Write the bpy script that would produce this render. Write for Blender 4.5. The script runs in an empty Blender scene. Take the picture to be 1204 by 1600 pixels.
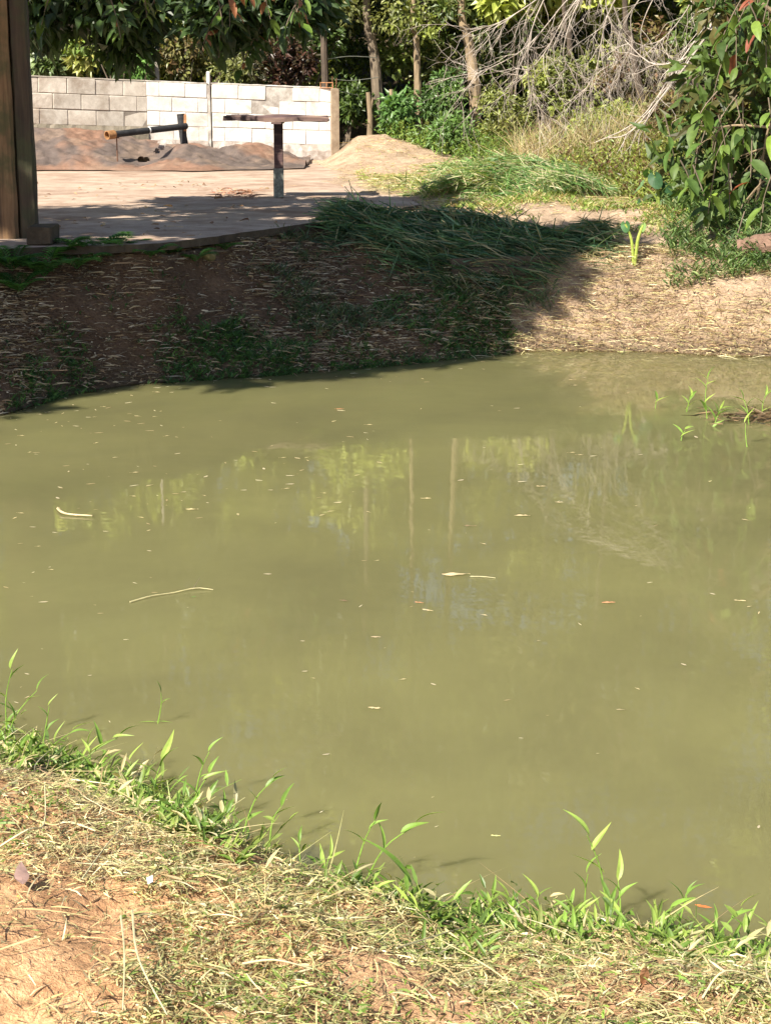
import bpy, math, random
import numpy as np
from math import radians as R, sin, cos, tan, atan, pi
from mathutils import Vector, Matrix

rng = np.random.default_rng(7)
random.seed(7)
SC = bpy.context.scene
COL = SC.collection

# ------------------------------------------------------------------ camera, light, exposure
FPX = 2600.0                     # focal length in photo pixels (photo is 1204 x 1600)
HC = 1.9                         # eye height above the water
PITCH = atan(662 / FPX)
cam = bpy.data.cameras.new("camera")
cam.sensor_fit = 'VERTICAL'
cam.sensor_height = 24.0
cam.lens = 24.0 * FPX / 1600.0
cam.clip_start = 0.05
cam.clip_end = 600
camo = bpy.data.objects.new("camera", cam)
camo.location = (0, 0, HC)
camo.rotation_euler = (pi / 2 - PITCH, 0, 0)
COL.objects.link(camo)
SC.camera = camo

SUN_EL = R(44)
SUN_AZ = math.atan2(-0.62, -0.78)          # the sun stands behind the camera, to the left
world = bpy.data.worlds.new("World")
SC.world = world
world.use_nodes = True
wn = world.node_tree
sky = wn.nodes.new('ShaderNodeTexSky')
sky.sky_type = 'NISHITA'
sky.sun_disc = False
sky.sun_elevation = SUN_EL
sky.sun_rotation = SUN_AZ % (2 * pi)
wn.links.new(sky.outputs[0], wn.nodes['Background'].inputs[0])
wn.nodes['Background'].inputs[1].default_value = 0.07
sl = bpy.data.lights.new("sun", 'SUN')
sl.energy = 5.0
sl.angle = R(0.55)
sl.color = (1.0, 0.94, 0.80)
so = bpy.data.objects.new("sun", sl)
sd = Vector((cos(SUN_EL) * sin(SUN_AZ), cos(SUN_EL) * cos(SUN_AZ), sin(SUN_EL)))
so.rotation_euler = sd.to_track_quat('Z', 'Y').to_euler()
so.location = (-10, -10, 20)
COL.objects.link(so)
vs = SC.view_settings
vs.view_transform = 'Standard'
vs.look = 'None'
vs.exposure = 1.12
vs.gamma = 1.0
vs.use_curve_mapping = False
SC.cycles.max_bounces = 6
SC.cycles.diffuse_bounces = 3
SC.cycles.transparent_max_bounces = 8

# ------------------------------------------------------------------ helpers
CP, SP = cos(PITCH), sin(PITCH)
def W(px, py, Y=None, z=None):
    """the place in the world seen at photo pixel px, py, at distance Y or at height z"""
    a = (px - 602) / FPX
    b = -(py - 800) / FPX
    d = Vector((a, CP + b * SP, -SP + b * CP))
    t = (Y / d.y) if Y is not None else (z - HC) / d.z
    return Vector((d.x * t, d.y * t, HC + d.z * t))

def _lat(seed):
    return np.random.default_rng(seed).random((64, 64))
_LATS = {}
def vnoise(x, y, s=1.0, seed=0):
    if seed not in _LATS: _LATS[seed] = _lat(seed)
    g = _LATS[seed]
    x = np.asarray(x, float) / s + 1000.0; y = np.asarray(y, float) / s + 1000.0
    xi = np.floor(x).astype(int); yi = np.floor(y).astype(int)
    fx = x - xi; fy = y - yi
    fx = fx * fx * (3 - 2 * fx); fy = fy * fy * (3 - 2 * fy)
    a = g[xi % 64, yi % 64]; b = g[(xi + 1) % 64, yi % 64]; c = g[xi % 64, (yi + 1) % 64]; d = g[(xi + 1) % 64, (yi + 1) % 64]
    return (a * (1 - fx) + b * fx) * (1 - fy) + (c * (1 - fx) + d * fx) * fy - 0.5
def fbm(x, y, s=1.0, seed=0, o=4):
    return sum(vnoise(x, y, s / 2 ** i, seed + i) / 2 ** i for i in range(o))

class Batch:
    def __init__(self):
        self.v = []; self.f = []; self.c = []; self.n = 0
    def add(self, verts, faces, col):
        verts = np.asarray(verts, float).reshape(-1, 3)
        col = np.asarray(col, float)
        if col.ndim == 1: col = np.tile(col[:3], (len(verts), 1))
        faces = np.asarray(faces, int)
        self.v.append(verts); self.c.append(col); self.f.append(faces + self.n)
        self.n += len(verts)
    def mesh(self, name, mat, smooth=False):
        me = bpy.data.meshes.new(name)
        v = np.concatenate(self.v); c = np.concatenate(self.c)
        me.vertices.add(len(v)); me.vertices.foreach_set('co', v.ravel())
        loops = np.concatenate([f.ravel() for f in self.f])
        sizes = np.concatenate([np.full(len(f), f.shape[1]) for f in self.f])
        starts = np.concatenate([[0], np.cumsum(sizes)[:-1]])
        me.loops.add(len(loops)); me.loops.foreach_set('vertex_index', loops)
        me.polygons.add(len(sizes))
        me.polygons.foreach_set('loop_start', starts)
        me.polygons.foreach_set('use_smooth', np.full(len(sizes), bool(smooth)))
        at = me.color_attributes.new('Col', 'FLOAT_COLOR', 'POINT')
        at.data.foreach_set('color', np.concatenate([c, np.ones((len(c), 1))], 1).ravel())
        me.update(calc_edges=True)
        me.validate()
        if mat: me.materials.append(mat)
        return me
    def build(self, name, mat, parent=None, smooth=False):
        return link(name, self.mesh(name, mat, smooth), parent)

def link(name, me, parent=None, loc=None):
    o = bpy.data.objects.new(name, me)
    COL.objects.link(o)
    if parent is not None: o.parent = parent
    if loc is not None: o.location = loc
    return o
def tag(o, label=None, cat=None, group=None, kind=None):
    if label: o['label'] = label
    if cat: o['category'] = cat
    if group: o['group'] = group
    if kind: o['kind'] = kind
    return o
def empty(name, loc=(0, 0, 0), rz=0.0):
    o = bpy.data.objects.new(name, None)
    o.location = loc; o.rotation_euler = (0, 0, rz)
    o.empty_display_size = 0.05
    COL.objects.link(o)
    return o

def unit(a):
    return a / np.maximum(np.linalg.norm(a, axis=-1, keepdims=True), 1e-9)

def strips(b, P, D, L, Wd, bend, segs, col, side=None, taper=0.9, root=0.6):
    """thin blades: N ribbons from P along D, curving by the vector bend"""
    P = np.asarray(P, float); N = len(P)
    D = unit(np.asarray(D, float))
    L = np.broadcast_to(np.asarray(L, float), (N,)); Wd = np.broadcast_to(np.asarray(Wd, float), (N,))
    bend = np.broadcast_to(np.asarray(bend, float), (N, 3))
    if side is None:
        side = unit(np.cross(D, rng.normal(size=(N, 3))))
    t = np.linspace(0, 1, segs + 1)
    V = np.zeros((N, segs + 1, 2, 3))
    for i, tt in enumerate(t):
        c = P + D * (L * tt)[:, None] + bend * (L * tt * tt)[:, None]
        w = Wd * (root + (1 - root) * min(1, tt * 3)) * (1 - taper * max(0, (tt - 0.35) / 0.65) ** 1.3) * 0.5
        V[:, i, 0] = c - side * w[:, None]; V[:, i, 1] = c + side * w[:, None]
    base = np.arange(N)[:, None] * (2 * (segs + 1))
    F = np.concatenate([np.stack([base[:, 0] + 2 * i, base[:, 0] + 2 * i + 1, base[:, 0] + 2 * i + 3, base[:, 0] + 2 * i + 2], 1) for i in range(segs)])
    C = np.repeat(np.broadcast_to(col, (N, 3)), 2 * (segs + 1), 0)
    b.add(V.reshape(-1, 3), F, C)

def leaves(b, P, D, L, Wd, col, nrm=None, fold=0.25, droop=0.15):
    """four-triangle folded leaves"""
    P = np.asarray(P, float); N = len(P); D = unit(np.asarray(D, float))
    L = np.broadcast_to(np.asarray(L, float), (N,))[:, None]; Wd = np.broadcast_to(np.asarray(Wd, float), (N,))[:, None]
    if nrm is None: nrm = rng.normal(size=(N, 3)) + np.array([0, 0, 1.0])
    S = unit(np.cross(D, nrm)); U = unit(np.cross(S, D))
    tip = P + D * L - U * L * droop
    mid = P + D * L * 0.45
    a = P + D * L * 0.38 + S * Wd * 0.5 + U * Wd * fold
    c = P + D * L * 0.38 - S * Wd * 0.5 + U * Wd * fold
    V = np.stack([P, a, tip, c, mid], 1)
    k = np.arange(N)[:, None] * 5
    F = np.concatenate([k + np.array([[0, 4, 1]]), k + np.array([[1, 4, 2]]), k + np.array([[2, 4, 3]]), k + np.array([[3, 4, 0]])])
    C = np.repeat(np.broadcast_to(col, (N, 3)), 5, 0)
    b.add(V.reshape(-1, 3), F, C)

def tube(b, pts, rad, col, sides=7, cap=True, wob=0.0):
    pts = [np.array(p, float) for p in pts]; n = len(pts)
    rad = np.broadcast_to(np.asarray(rad, float), (n,)) if np.ndim(rad) == 0 or len(np.atleast_1d(rad)) == n else np.linspace(rad[0], rad[1], n)
    V = []; prev = None
    for i in range(n):
        d = pts[min(i + 1, n - 1)] - pts[max(i - 1, 0)]; d = d / (np.linalg.norm(d) + 1e-9)
        if prev is None:
            ref = np.array([0, 0, 1.0]) if abs(d[2]) < 0.8 else np.array([1.0, 0, 0])
            s = np.cross(d, ref)
        else:
            s = prev - d * np.dot(prev, d)
        s = s / (np.linalg.norm(s) + 1e-9); prev = s
        u = np.cross(d, s)
        for k in range(sides):
            a = 2 * pi * k / sides
            r = rad[i] * (1 + wob * rng.normal())
            V.append(pts[i] + (s * cos(a) + u * sin(a)) * r)
    F = [[i * sides + k, i * sides + (k + 1) % sides, (i + 1) * sides + (k + 1) % sides, (i + 1) * sides + k] for i in range(n - 1) for k in range(sides)]
    b.add(V, F, col)
    if cap:
        for i in (0, n - 1):
            V2 = V[i * sides:(i + 1) * sides] + [pts[i]]
            F2 = [[k, (k + 1) % sides, sides] for k in range(sides)]
            b.add(V2, F2, col)

def spline(pts, n):
    pts = [Vector(p) for p in pts]; P = [pts[0]] + pts + [pts[-1]]; out = []
    m = len(pts) - 1
    for j in range(n + 1):
        t = j / n * m; i = min(int(t), m - 1); f = t - i
        a, b_, c, d = P[i], P[i + 1], P[i + 2], P[i + 3]
        out.append(0.5 * ((2 * b_) + (c - a) * f + (2 * a - 5 * b_ + 4 * c - d) * f * f + (3 * b_ - a - 3 * c + d) * f ** 3))
    return out

def box(b, c, s, col=(.5, .5, .5), rz=0.0, bev=0.0, jit=0.0):
    hx, hy, hz = s[0] / 2, s[1] / 2, s[2] / 2
    e = bev
    V = []; cs, sn = cos(rz), sin(rz)
    pts = []
    for sx in (-1, 1):
        for sy in (-1, 1):
            for sz in (-1, 1):
                for ax in range(3):
                    p = [sx * hx, sy * hy, sz * hz]
                    for k in range(3):
                        if k != ax: p[k] -= (sx, sy, sz)[k] * e
                    pts.append(p)
    import bmesh
    bm = bmesh.new()
    for p in pts: bm.verts.new([q + jit * rng.normal() for q in p])
    bmesh.ops.remove_doubles(bm, verts=bm.verts, dist=1e-6)
    r = bmesh.ops.convex_hull(bm, input=bm.verts)
    bm.verts.ensure_lookup_table(); bm.verts.index_update()
    V = [(c[0] + v.co.x * cs - v.co.y * sn, c[1] + v.co.x * sn + v.co.y * cs, c[2] + v.co.z) for v in bm.verts]
    F = [[v.index for v in f.verts] for f in bm.faces if len(f.verts) == 3]
    bm.free()
    b.add(V, F, col)

# ------------------------------------------------------------------ materials
def mat_new(name):
    m = bpy.data.materials.new(name); m.use_nodes = True
    nt = m.node_tree
    return m, nt, nt.nodes['Principled BSDF'], nt.nodes['Material Output']
def nd(nt, t, **kw):
    n = nt.nodes.new(t)
    for k, v in kw.items():
        if k.startswith('i_'): n.inputs[k[2:].replace('_', ' ')].default_value = v
        else: setattr(n, k, v)
    return n
def noise(nt, scale, detail=4, rough=0.6, coord=None, dist=0.0):
    n = nt.nodes.new('ShaderNodeTexNoise')
    n.inputs['Scale'].default_value = scale; n.inputs['Detail'].default_value = detail; n.inputs['Roughness'].default_value = rough
    n.inputs['Distortion'].default_value = dist
    if coord is not None: nt.links.new(coord, n.inputs['Vector'])
    return n.outputs['Fac']
def ramp(nt, fac, stops):
    r = nt.nodes.new('ShaderNodeValToRGB'); e = r.color_ramp.elements
    while len(e) > 1: e.remove(e[-1])
    e[0].position = stops[0][0]; e[0].color = (*stops[0][1], 1)
    for p, c in stops[1:]:
        q = e.new(p); q.color = (*c, 1)
    nt.links.new(fac, r.inputs[0]); return r.outputs[0]
def mix(nt, fac, a, b, mode='MIX'):
    m = nt.nodes.new('ShaderNodeMix'); m.data_type = 'RGBA'; m.blend_type = mode
    for s, v in ((m.inputs[0], fac), (m.inputs[6], a), (m.inputs[7], b)):
        if isinstance(v, (int, float)): s.default_value = v
        elif isinstance(v, tuple): s.default_value = (*v, 1)
        else: nt.links.new(v, s)
    return m.outputs[2]
def bump(nt, bs, h, strength=0.5, dist=0.02):
    b = nt.nodes.new('ShaderNodeBump'); b.inputs['Strength'].default_value = strength; b.inputs['Distance'].default_value = dist
    nt.links.new(h, b.inputs['Height']); nt.links.new(b.outputs[0], bs.inputs['Normal']); return b
def objc(nt):
    return nt.nodes.new('ShaderNodeTexCoord').outputs['Object']
def geoc(nt):
    return nt.nodes.new('ShaderNodeNewGeometry').outputs['Position']

def make_foliage(name, trans=0.3, rough=0.45, spec=0.5, var=0.5, objrand=0.0):
    m, nt, bs, out = mat_new(name)
    at = nt.nodes.new('ShaderNodeAttribute'); at.attribute_name = 'Col'
    n = noise(nt, 25, 3, 0.6, geoc(nt))
    v = ramp(nt, n, [(0.3, (1 - var * .6,) * 3), (0.7, (1 + var * .4,) * 3)])
    c = mix(nt, 1.0, at.outputs['Color'], v, 'MULTIPLY')
    if objrand:
        oi = nt.nodes.new('ShaderNodeObjectInfo')
        c = mix(nt, 1.0, c, ramp(nt, oi.outputs['Random'], [(0, (1 - objrand, 1 - objrand, 1 - objrand)), (0.6, (1, 1, 1)), (1, (1 + objrand * 1.4, 1 + objrand, 1 - objrand * .3))]), 'MULTIPLY')
    nt.links.new(c, bs.inputs['Base Color'])
    bs.inputs['Roughness'].default_value = rough
    bs.inputs['Specular IOR Level'].default_value = spec
    if trans > 0:
        tr = nt.nodes.new('ShaderNodeBsdfTranslucent'); mx = nt.nodes.new('ShaderNodeMixShader')
        nt.links.new(mix(nt, 1.0, c, (1.3, 1.35, 0.5), 'MULTIPLY'), tr.inputs[0])
        mx.inputs[0].default_value = trans
        nt.links.new(bs.outputs[0], mx.inputs[1]); nt.links.new(tr.outputs[0], mx.inputs[2]); nt.links.new(mx.outputs[0], out.inputs[0])
    return m
M_LEAF = make_foliage("leaf_green", 0.3, 0.42, 0.5)
M_BIGLEAF = make_foliage("broad_leaf", 0.25, 0.5, 0.3, 0.4, 0.3)
M_GRASS = make_foliage("grass_blade", 0.3, 0.45, 0.4)
M_STRAW = make_foliage("dry_straw", 0.12, 0.6, 0.3, 0.5)

def make_bark(name, c1, c2, scale=14, stretch=0.25, bs_=0.6):
    m, nt, bs, out = mat_new(name)
    mp = nt.nodes.new('ShaderNodeMapping'); nt.links.new(geoc(nt), mp.inputs[0]); mp.inputs['Scale'].default_value = (1, 1, stretch)
    n = noise(nt, scale, 6, 0.7, mp.outputs[0], 0.4)
    n2 = noise(nt, scale * 0.25, 3, 0.6, geoc(nt))
    c = ramp(nt, n, [(0.3, c1), (0.68, c2)])
    c = mix(nt, ramp(nt, n2, [(0.42, (0, 0, 0)), (0.62, (.6, .6, .6))]), c, tuple(q * 0.5 for q in c2))
    nt.links.new(c, bs.inputs['Base Color']); bs.inputs['Roughness'].default_value = 0.85
    bump(nt, bs, n, bs_, 0.02)
    return m
M_BARK = make_bark("bark_grey_brown", (.07, .05, .035), (.26, .20, .14))
M_BARKL = make_bark("bark_tan", (.12, .085, .05), (.40, .29, .18))
M_BARKD = make_bark("bark_dark", (.03, .022, .016), (.12, .085, .06))
M_DEAD = make_bark("dead_twig_wood", (.30, .24, .20), (.62, .54, .47), 30, 0.3, 0.3)

def wood_mat(name, dark, mid, light, axis=2, scale=5.0, moss=None):
    m, nt, bs, out = mat_new(name)
    mp = nt.nodes.new('ShaderNodeMapping'); nt.links.new(objc(nt), mp.inputs[0])
    s = [14, 14, 14]; s[axis] = 0.8; mp.inputs['Scale'].default_value = s
    n = noise(nt, scale, 6, 0.65, mp.outputs[0], 0.3)
    c = ramp(nt, n, [(0.28, dark), (0.5, mid), (0.72, light)])
    n2 = noise(nt, 3.5, 4, 0.6, objc(nt))
    c = mix(nt, ramp(nt, n2, [(0.45, (0, 0, 0)), (0.6, (.75, .75, .75))]), c, moss or tuple(q * .6 for q in dark))
    nt.links.new(c, bs.inputs['Base Color']); bs.inputs['Roughness'].default_value = 0.8
    bump(nt, bs, n, 0.7, 0.01)
    return m
M_POST = wood_mat("old_timber", (.05, .028, .015), (.17, .095, .045), (.28, .17, .08), 2, 1.6, (.055, .06, .02))
M_POSTSHADE = wood_mat("shaded_old_timber", (.02, .013, .009), (.05, .032, .02), (.09, .06, .035), 2, 1.6, (.05, .055, .022))  # post timber again, with the right face's shade put into the colour
M_TABLE = wood_mat("weathered_plank", (.03, .017, .02), (.10, .055, .055), (.30, .20, .15), 0, 1.5)
M_LOG = wood_mat("tarred_pipe", (.012, .012, .013), (.025, .025, .028), (.05, .046, .05), 0, 2)

def make_ground():
    m, nt, bs, out = mat_new("earth")
    g = geoc(nt)
    at = nt.nodes.new('ShaderNodeAttribute'); at.attribute_name = 'Col'
    n = noise(nt, 7, 8, 0.7, g); n2 = noise(nt, 55, 6, 0.7, g); n3 = noise(nt, 1.3, 4, 0.6, g)
    c = mix(nt, 1.0, at.outputs['Color'], ramp(nt, n, [(0.3, (.62, .56, .52)), (0.55, (1, 1, 1)), (0.75, (1.25, 1.22, 1.15))]), 'MULTIPLY')
    c = mix(nt, 1.0, c, ramp(nt, n2, [(0.35, (.62, .6, .58)), (0.6, (1.12, 1.12, 1.12))]), 'MULTIPLY')
    c = mix(nt, 1.0, c, ramp(nt, n3, [(0.35, (.85, .85, .85)), (0.65, (1.1, 1.1, 1.1))]), 'MULTIPLY')
    nt.links.new(c, bs.inputs['Base Color']); bs.inputs['Roughness'].default_value = 0.95; bs.inputs['Specular IOR Level'].default_value = 0.2
    mx = nt.nodes.new('ShaderNodeMath'); mx.operation = 'ADD'; nt.links.new(n, mx.inputs[0]); nt.links.new(n2, mx.inputs[1])
    bump(nt, bs, mx.outputs[0], 0.9, 0.03)
    return m
M_GROUND = make_ground()

def make_water():
    m, nt, bs, out = mat_new("murky_pond_water")
    g = geoc(nt)
    n3 = noise(nt, 0.9, 6, 0.62, g, 0.4)
    c = ramp(nt, n3, [(0.3, (.133, .124, .057)), (0.7, (.172, .162, .070))])
    df = nt.nodes.new('ShaderNodeSubsurfaceScattering'); df.falloff = 'BURLEY'; nt.links.new(c, df.inputs['Color'])
    df.inputs['Scale'].default_value = 0.12; df.inputs['Radius'].default_value = (1, 1, .8)
    tr = nt.nodes.new('ShaderNodeBsdfTransparent'); tr.inputs[0].default_value = (.80, .72, .45, 1)
    at = nt.nodes.new('ShaderNodeAttribute'); at.attribute_name = 'Col'
    m1 = nt.nodes.new('ShaderNodeMixShader')
    sep = nt.nodes.new('ShaderNodeSeparateColor'); nt.links.new(at.outputs['Color'], sep.inputs[0])
    nt.links.new(sep.outputs[0], m1.inputs[0]); nt.links.new(tr.outputs[0], m1.inputs[1]); nt.links.new(df.outputs[0], m1.inputs[2])
    gl = nt.nodes.new('ShaderNodeBsdfGlossy'); gl.inputs['Roughness'].default_value = 0.008
    fr = nt.nodes.new('ShaderNodeFresnel'); fr.inputs[0].default_value = 1.333
    mp = nt.nodes.new('ShaderNodeMapping'); nt.links.new(g, mp.inputs[0]); mp.inputs['Scale'].default_value = (1, 2.0, 1)
    a = noise(nt, 2.2, 3, 0.55, mp.outputs[0], 0.5); b_ = noise(nt, 11, 2, 0.5, mp.outputs[0])
    ad = nt.nodes.new('ShaderNodeMath'); ad.operation = 'MULTIPLY_ADD'; nt.links.new(b_, ad.inputs[0]); ad.inputs[1].default_value = 0.16; nt.links.new(a, ad.inputs[2])
    bp = nt.nodes.new('ShaderNodeBump'); bp.inputs['Strength'].default_value = 0.13; bp.inputs['Distance'].default_value = 0.006
    nt.links.new(ad.outputs[0], bp.inputs['Height'])
    nt.links.new(bp.outputs[0], gl.inputs['Normal']); nt.links.new(bp.outputs[0], fr.inputs['Normal'])
    m2 = nt.nodes.new('ShaderNodeMixShader')
    nt.links.new(fr.outputs[0], m2.inputs[0]); nt.links.new(m1.outputs[0], m2.inputs[1]); nt.links.new(gl.outputs[0], m2.inputs[2])
    nt.links.new(m2.outputs[0], out.inputs[0])
    return m
M_WATER = make_water()

def make_concrete(name, c1, c2, stain, s=1.0, objr=0.0, bmp=0.4, th=(0.5, 0.72)):
    m, nt, bs, out = mat_new(name)
    g = geoc(nt)
    n = noise(nt, 3 * s, 7, 0.7, g); n2 = noise(nt, 60 * s, 4, 0.7, g); n3 = noise(nt, 1.1 * s, 6, 0.72, g, 0.6)
    c = ramp(nt, n, [(0.32, c1), (0.66, c2)])
    c = mix(nt, ramp(nt, n3, [(th[0], (0, 0, 0)), (th[1], (.8, .8, .8))]), c, stain)
    c = mix(nt, 1.0, c, ramp(nt, n2, [(0.3, (.8, .8, .8)), (0.6, (1.05, 1.05, 1.05))]), 'MULTIPLY')
    if objr:
        oi = nt.nodes.new('ShaderNodeObjectInfo')
        c = mix(nt, 1.0, c, ramp(nt, oi.outputs['Random'], [(0, (1 - objr,) * 3), (1, (1 + objr, 1 + objr * .9, 1 + objr * .8))]), 'MULTIPLY')
    nt.links.new(c, bs.inputs['Base Color']); bs.inputs['Roughness'].default_value = 0.9; bs.inputs['Specular IOR Level'].default_value = 0.2
    bump(nt, bs, n2, bmp, 0.006)
    return m
M_SLAB = make_concrete("dusty_concrete", (.33, .235, .18), (.54, .42, .33), (.24, .14, .095), 1.3, 0, 0.5, (0.46, 0.66))
M_BLOCKG = make_concrete("grey_block", (.50, .44, .37), (.74, .67, .59), (.34, .26, .20), 2.4, 0.12, 0.7, (0.48, 0.68))
M_BLOCKW = make_concrete("whitewashed_block", (.60, .55, .50), (.84, .80, .76), (.42, .35, .29), 2.2, 0.08, 0.6, (0.52, 0.70))
M_MORTG = make_concrete("grey_mortar", (.24, .20, .16), (.40, .35, .30), (.13, .10, .08), 2)
M_MORTW = make_concrete("white_mortar", (.26, .22, .18), (.62, .58, .54), (.16, .12, .1), 2)
M_FOOT = make_concrete("mossy_concrete_footing", (.20, .17, .12), (.34, .29, .23), (.12, .09, .07), 2)
M_SOILSHADE = make_concrete('soiled_shaded_concrete', (.06, .045, .03), (.13, .10, .07), (.04, .03, .02), 2)  # soil brown darkened further; shade of these faces is put into the colour
M_MOSS = make_concrete('mossy_stone', (.10, .09, .04), (.20, .17, .08), (.06, .07, .025), 3)
M_BOARD = make_concrete("rough_shuttered_concrete", (.22, .16, .11), (.36, .28, .20), (.15, .10, .07), 3)

def simple(name, col, rough=0.7, metal=0.0, n=0.15, scale=20):
    m, nt, bs, out = mat_new(name)
    f = noise(nt, scale, 4, 0.6, objc(nt))
    nt.links.new(ramp(nt, f, [(0.3, tuple(c * (1 - n * 2) for c in col)), (0.7, tuple(min(1, c * (1 + n)) for c in col))]), bs.inputs['Base Color'])
    bs.inputs['Roughness'].default_value = rough; bs.inputs['Metallic'].default_value = metal
    return m
M_RUST = simple("rusty_iron", (.16, .07, .035), 0.8, 0.0, 0.3, 60)
M_TERRA = simple("fired_clay", (.42, .20, .09), 0.85, 0, 0.2, 30)
M_ORANGE = simple("orange_pipe_socket", (.34, .17, .07), 0.7, 0, 0.25, 30)
M_WIRE = simple("galvanised_wire", (.42, .42, .38), 0.5, 0.4, 0.15, 30)
M_WHITE = simple("white_scrap", (.75, .74, .72), 0.6)
M_GPAINT = simple("faded_green_paint", (.22, .225, .19), 0.8, 0, 0.3, 35)
M_BWHITE = simple("white_feathers", (.75, .73, .7), 0.8, 0, 0.05)
M_BBLACK = simple("dark_feathers", (.03, .028, .028), 0.7, 0, 0.1)
M_BGREY = simple("grey_wing_feathers", (.11, .10, .09), 0.7, 0, 0.2)

# ------------------------------------------------------------------ terrain
SHORE_NEAR = [(-200, 1110), (0, 1170), (60, 1200), (150, 1232), (250, 1262), (330, 1312), (420, 1352), (520, 1392), (620, 1428), (700, 1458), (800, 1456), (900, 1462), (1000, 1478), (1100, 1500), (1204, 1515), (1400, 1530)]
SHORE_FAR = [(-200, 690), (0, 648), (60, 630), (110, 614), (200, 600), (300, 592), (400, 586), (500, 578), (600, 570), (700, 560), (760, 552), (850, 547), (1000, 549), (1100, 553), (1204, 556), (1400, 560)]
SLAB_Z = 0.85
TOP = [ (600, 395, .65), (700, 418, .56), (850, 418, .55), (1000, 405, .58), (1100, 432, .48), (1204, 446, .45), (1500, 470, .4)]
def line_z(l):
    p = [W(a, b, z=0.0) for a, b in l]
    return np.array([q.x for q in p]), np.array([q.y for q in p])
nsx, nsy = line_z(SHORE_NEAR); fsx, fsy = line_z(SHORE_FAR)
nsx = np.concatenate([[-16, -8], nsx, [8, 16]]); nsy = np.concatenate([[8.8, 6.0], nsy, [4.0, 8.5]])
fsx = np.concatenate([[-16, -9, -5], fsx, [6, 10, 16]]); fsy = np.concatenate([[9.0, 9.6, 9.6], fsy, [12.4, 11.5, 9.0]])
tp = [W(a, b, z=SLAB_Z) + Vector((0, .04, -.07)) for a, b in [(-300, 404), (60, 386), (250, 380), (380, 363), (500, 346)]] + [W(a, b, z=c) for a, b, c in TOP]
tx = np.concatenate([[-16], [q.x for q in tp], [16]]); ty = np.concatenate([[11.5], [q.y for q in tp], [14]]); tz = np.concatenate([[.74], [q.z for q in tp], [.6]])

def lin(x, xs, ys): return np.interp(x, xs, ys)
def terrain(x, y, detail=True):
    x = np.asarray(x, float); y = np.asarray(y, float)
    wob = 0.05 * fbm(x, y, 0.5, 11, 3)
    ns = lin(x, nsx, nsy) + wob; fs = lin(x, fsx, fsy) + wob * 1.2
    fs = np.maximum(fs, ns + 0.2)
    t = np.maximum(lin(x, tx, ty), fs + 0.5)
    cx = np.clip(x, -9, 9)
    L = [(np.full_like(x, -400.), np.full_like(x, 6.0)),
         (np.full_like(x, -25.), np.full_like(x, .5)),
         (ns - 1.5, np.full_like(x, .36)),
         (ns - 0.75, np.full_like(x, .30)),
         (ns - 0.30, np.full_like(x, .13)),
         (ns, np.zeros_like(x)),
         (ns + 0.4, np.full_like(x, -.3)),
         (np.maximum(fs - 0.5, ns + 0.05) * 0 + (fs - 0.5 * np.clip((fs - ns) / 2, 0, 1)), np.full_like(x, -.28)),
         (fs, np.zeros_like(x)),
         (fs + 0.10, np.full_like(x, .075)),
         (t, lin(x, tx, tz)),
         (t + lin(cx, [-3, -.4, .2, 2.5], [.12, .12, 1.6, 1.4]), lin(cx, [-3, -.4, .2, 1.0, 2.2, 3.2, 5], [.77, .77, .79, .84, .86, .80, .9])),
         (lin(cx, [-9, -1, 0, 3, 9], [19, 18, 18.2, 18.2, 18]), lin(cx, [-9, -1, 0, 1.5, 2.6, 3.5, 6], [.77, .77, .85, .92, .96, 1.15, 1.7])),
         (np.full_like(x, 21.8), lin(cx, [-9, -5, -2, -1, 0, 1, 2.5, 4, 8], [.80, .80, .78, .80, .94, .95, 1.1, 1.5, 2.2])),
         (np.full_like(x, 25.2), lin(cx, [-9, -5, -3.4, -1.5, -.9, -.4, 0, .6, 1, 2.5, 4, 8], [1.2, 1.2, 1.05, .85, .90, 1.24, 1.22, 1.08, .98, 1.25, 1.6, 2.4])),
         (np.full_like(x, 28.), lin(cx, [-9, -3, 0, 1, 3, 6, 9], [1.3, 1.2, 1.05, 1.05, 1.4, 2.0, 2.8])),
         (np.full_like(x, 34.), lin(cx, [-9, 0, 9], [2.2, 1.9, 3.4])),
         (np.full_like(x, 60.), np.full_like(x, 9.)),
         (np.full_like(x, 160.), np.full_like(x, 34.)),
         (np.full_like(x, 500.), np.full_like(x, 60.))]
    z = np.zeros_like(x)
    for (y0, z0), (y1, z1) in zip(L[:-1], L[1:]):
        k = (y - y0) / np.maximum(y1 - y0, 1e-3)
        k = np.clip(k, 0, 1)
        msk = (y >= y0)
        ks = k
        z = np.where(msk, z0 + (z1 - z0) * ks, z)
    if detail:
        land = np.clip(np.abs(z) * 6, 0, 1)
        far = np.clip((y - 20) / 20, 0, 1)
        z = z + land * (0.07 * fbm(x, y, 0.7, 21, 4) + 0.028 * fbm(x, y, 0.12, 31, 3)) * (z > 0) + far * 0.8 * fbm(x, y, 5, 41, 3)
        # mound carrying the second heap of cut grass
        z = z + 0.16 * np.exp(-((x - 1.55) / 0.7) ** 2 - ((y - 17.3) / 0.8) ** 2)
        # near bank clods
        z = z + np.where(y < ns, (0.028 * fbm(x, y, 0.07, 51, 3) + .05 * fbm(x, y, .3, 53, 2)) * land, 0)
    return z
def G(px, py, up=0.0):
    """where the ray through a photo pixel meets the ground (raised by up)"""
    ys_ = np.arange(2.2, 40, .02)
    a = W(px, py, Y=1.0); dx, dz = a.x, a.z - HC
    zz = HC + dz * ys_; g = terrain(dx * ys_, ys_) + up
    i = int(np.argmax(zz < g))
    return Vector((dx * ys_[i], ys_[i], g[i]))
def tz1(x, y): return float(terrain(np.array([x]), np.array([y]))[0])

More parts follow.
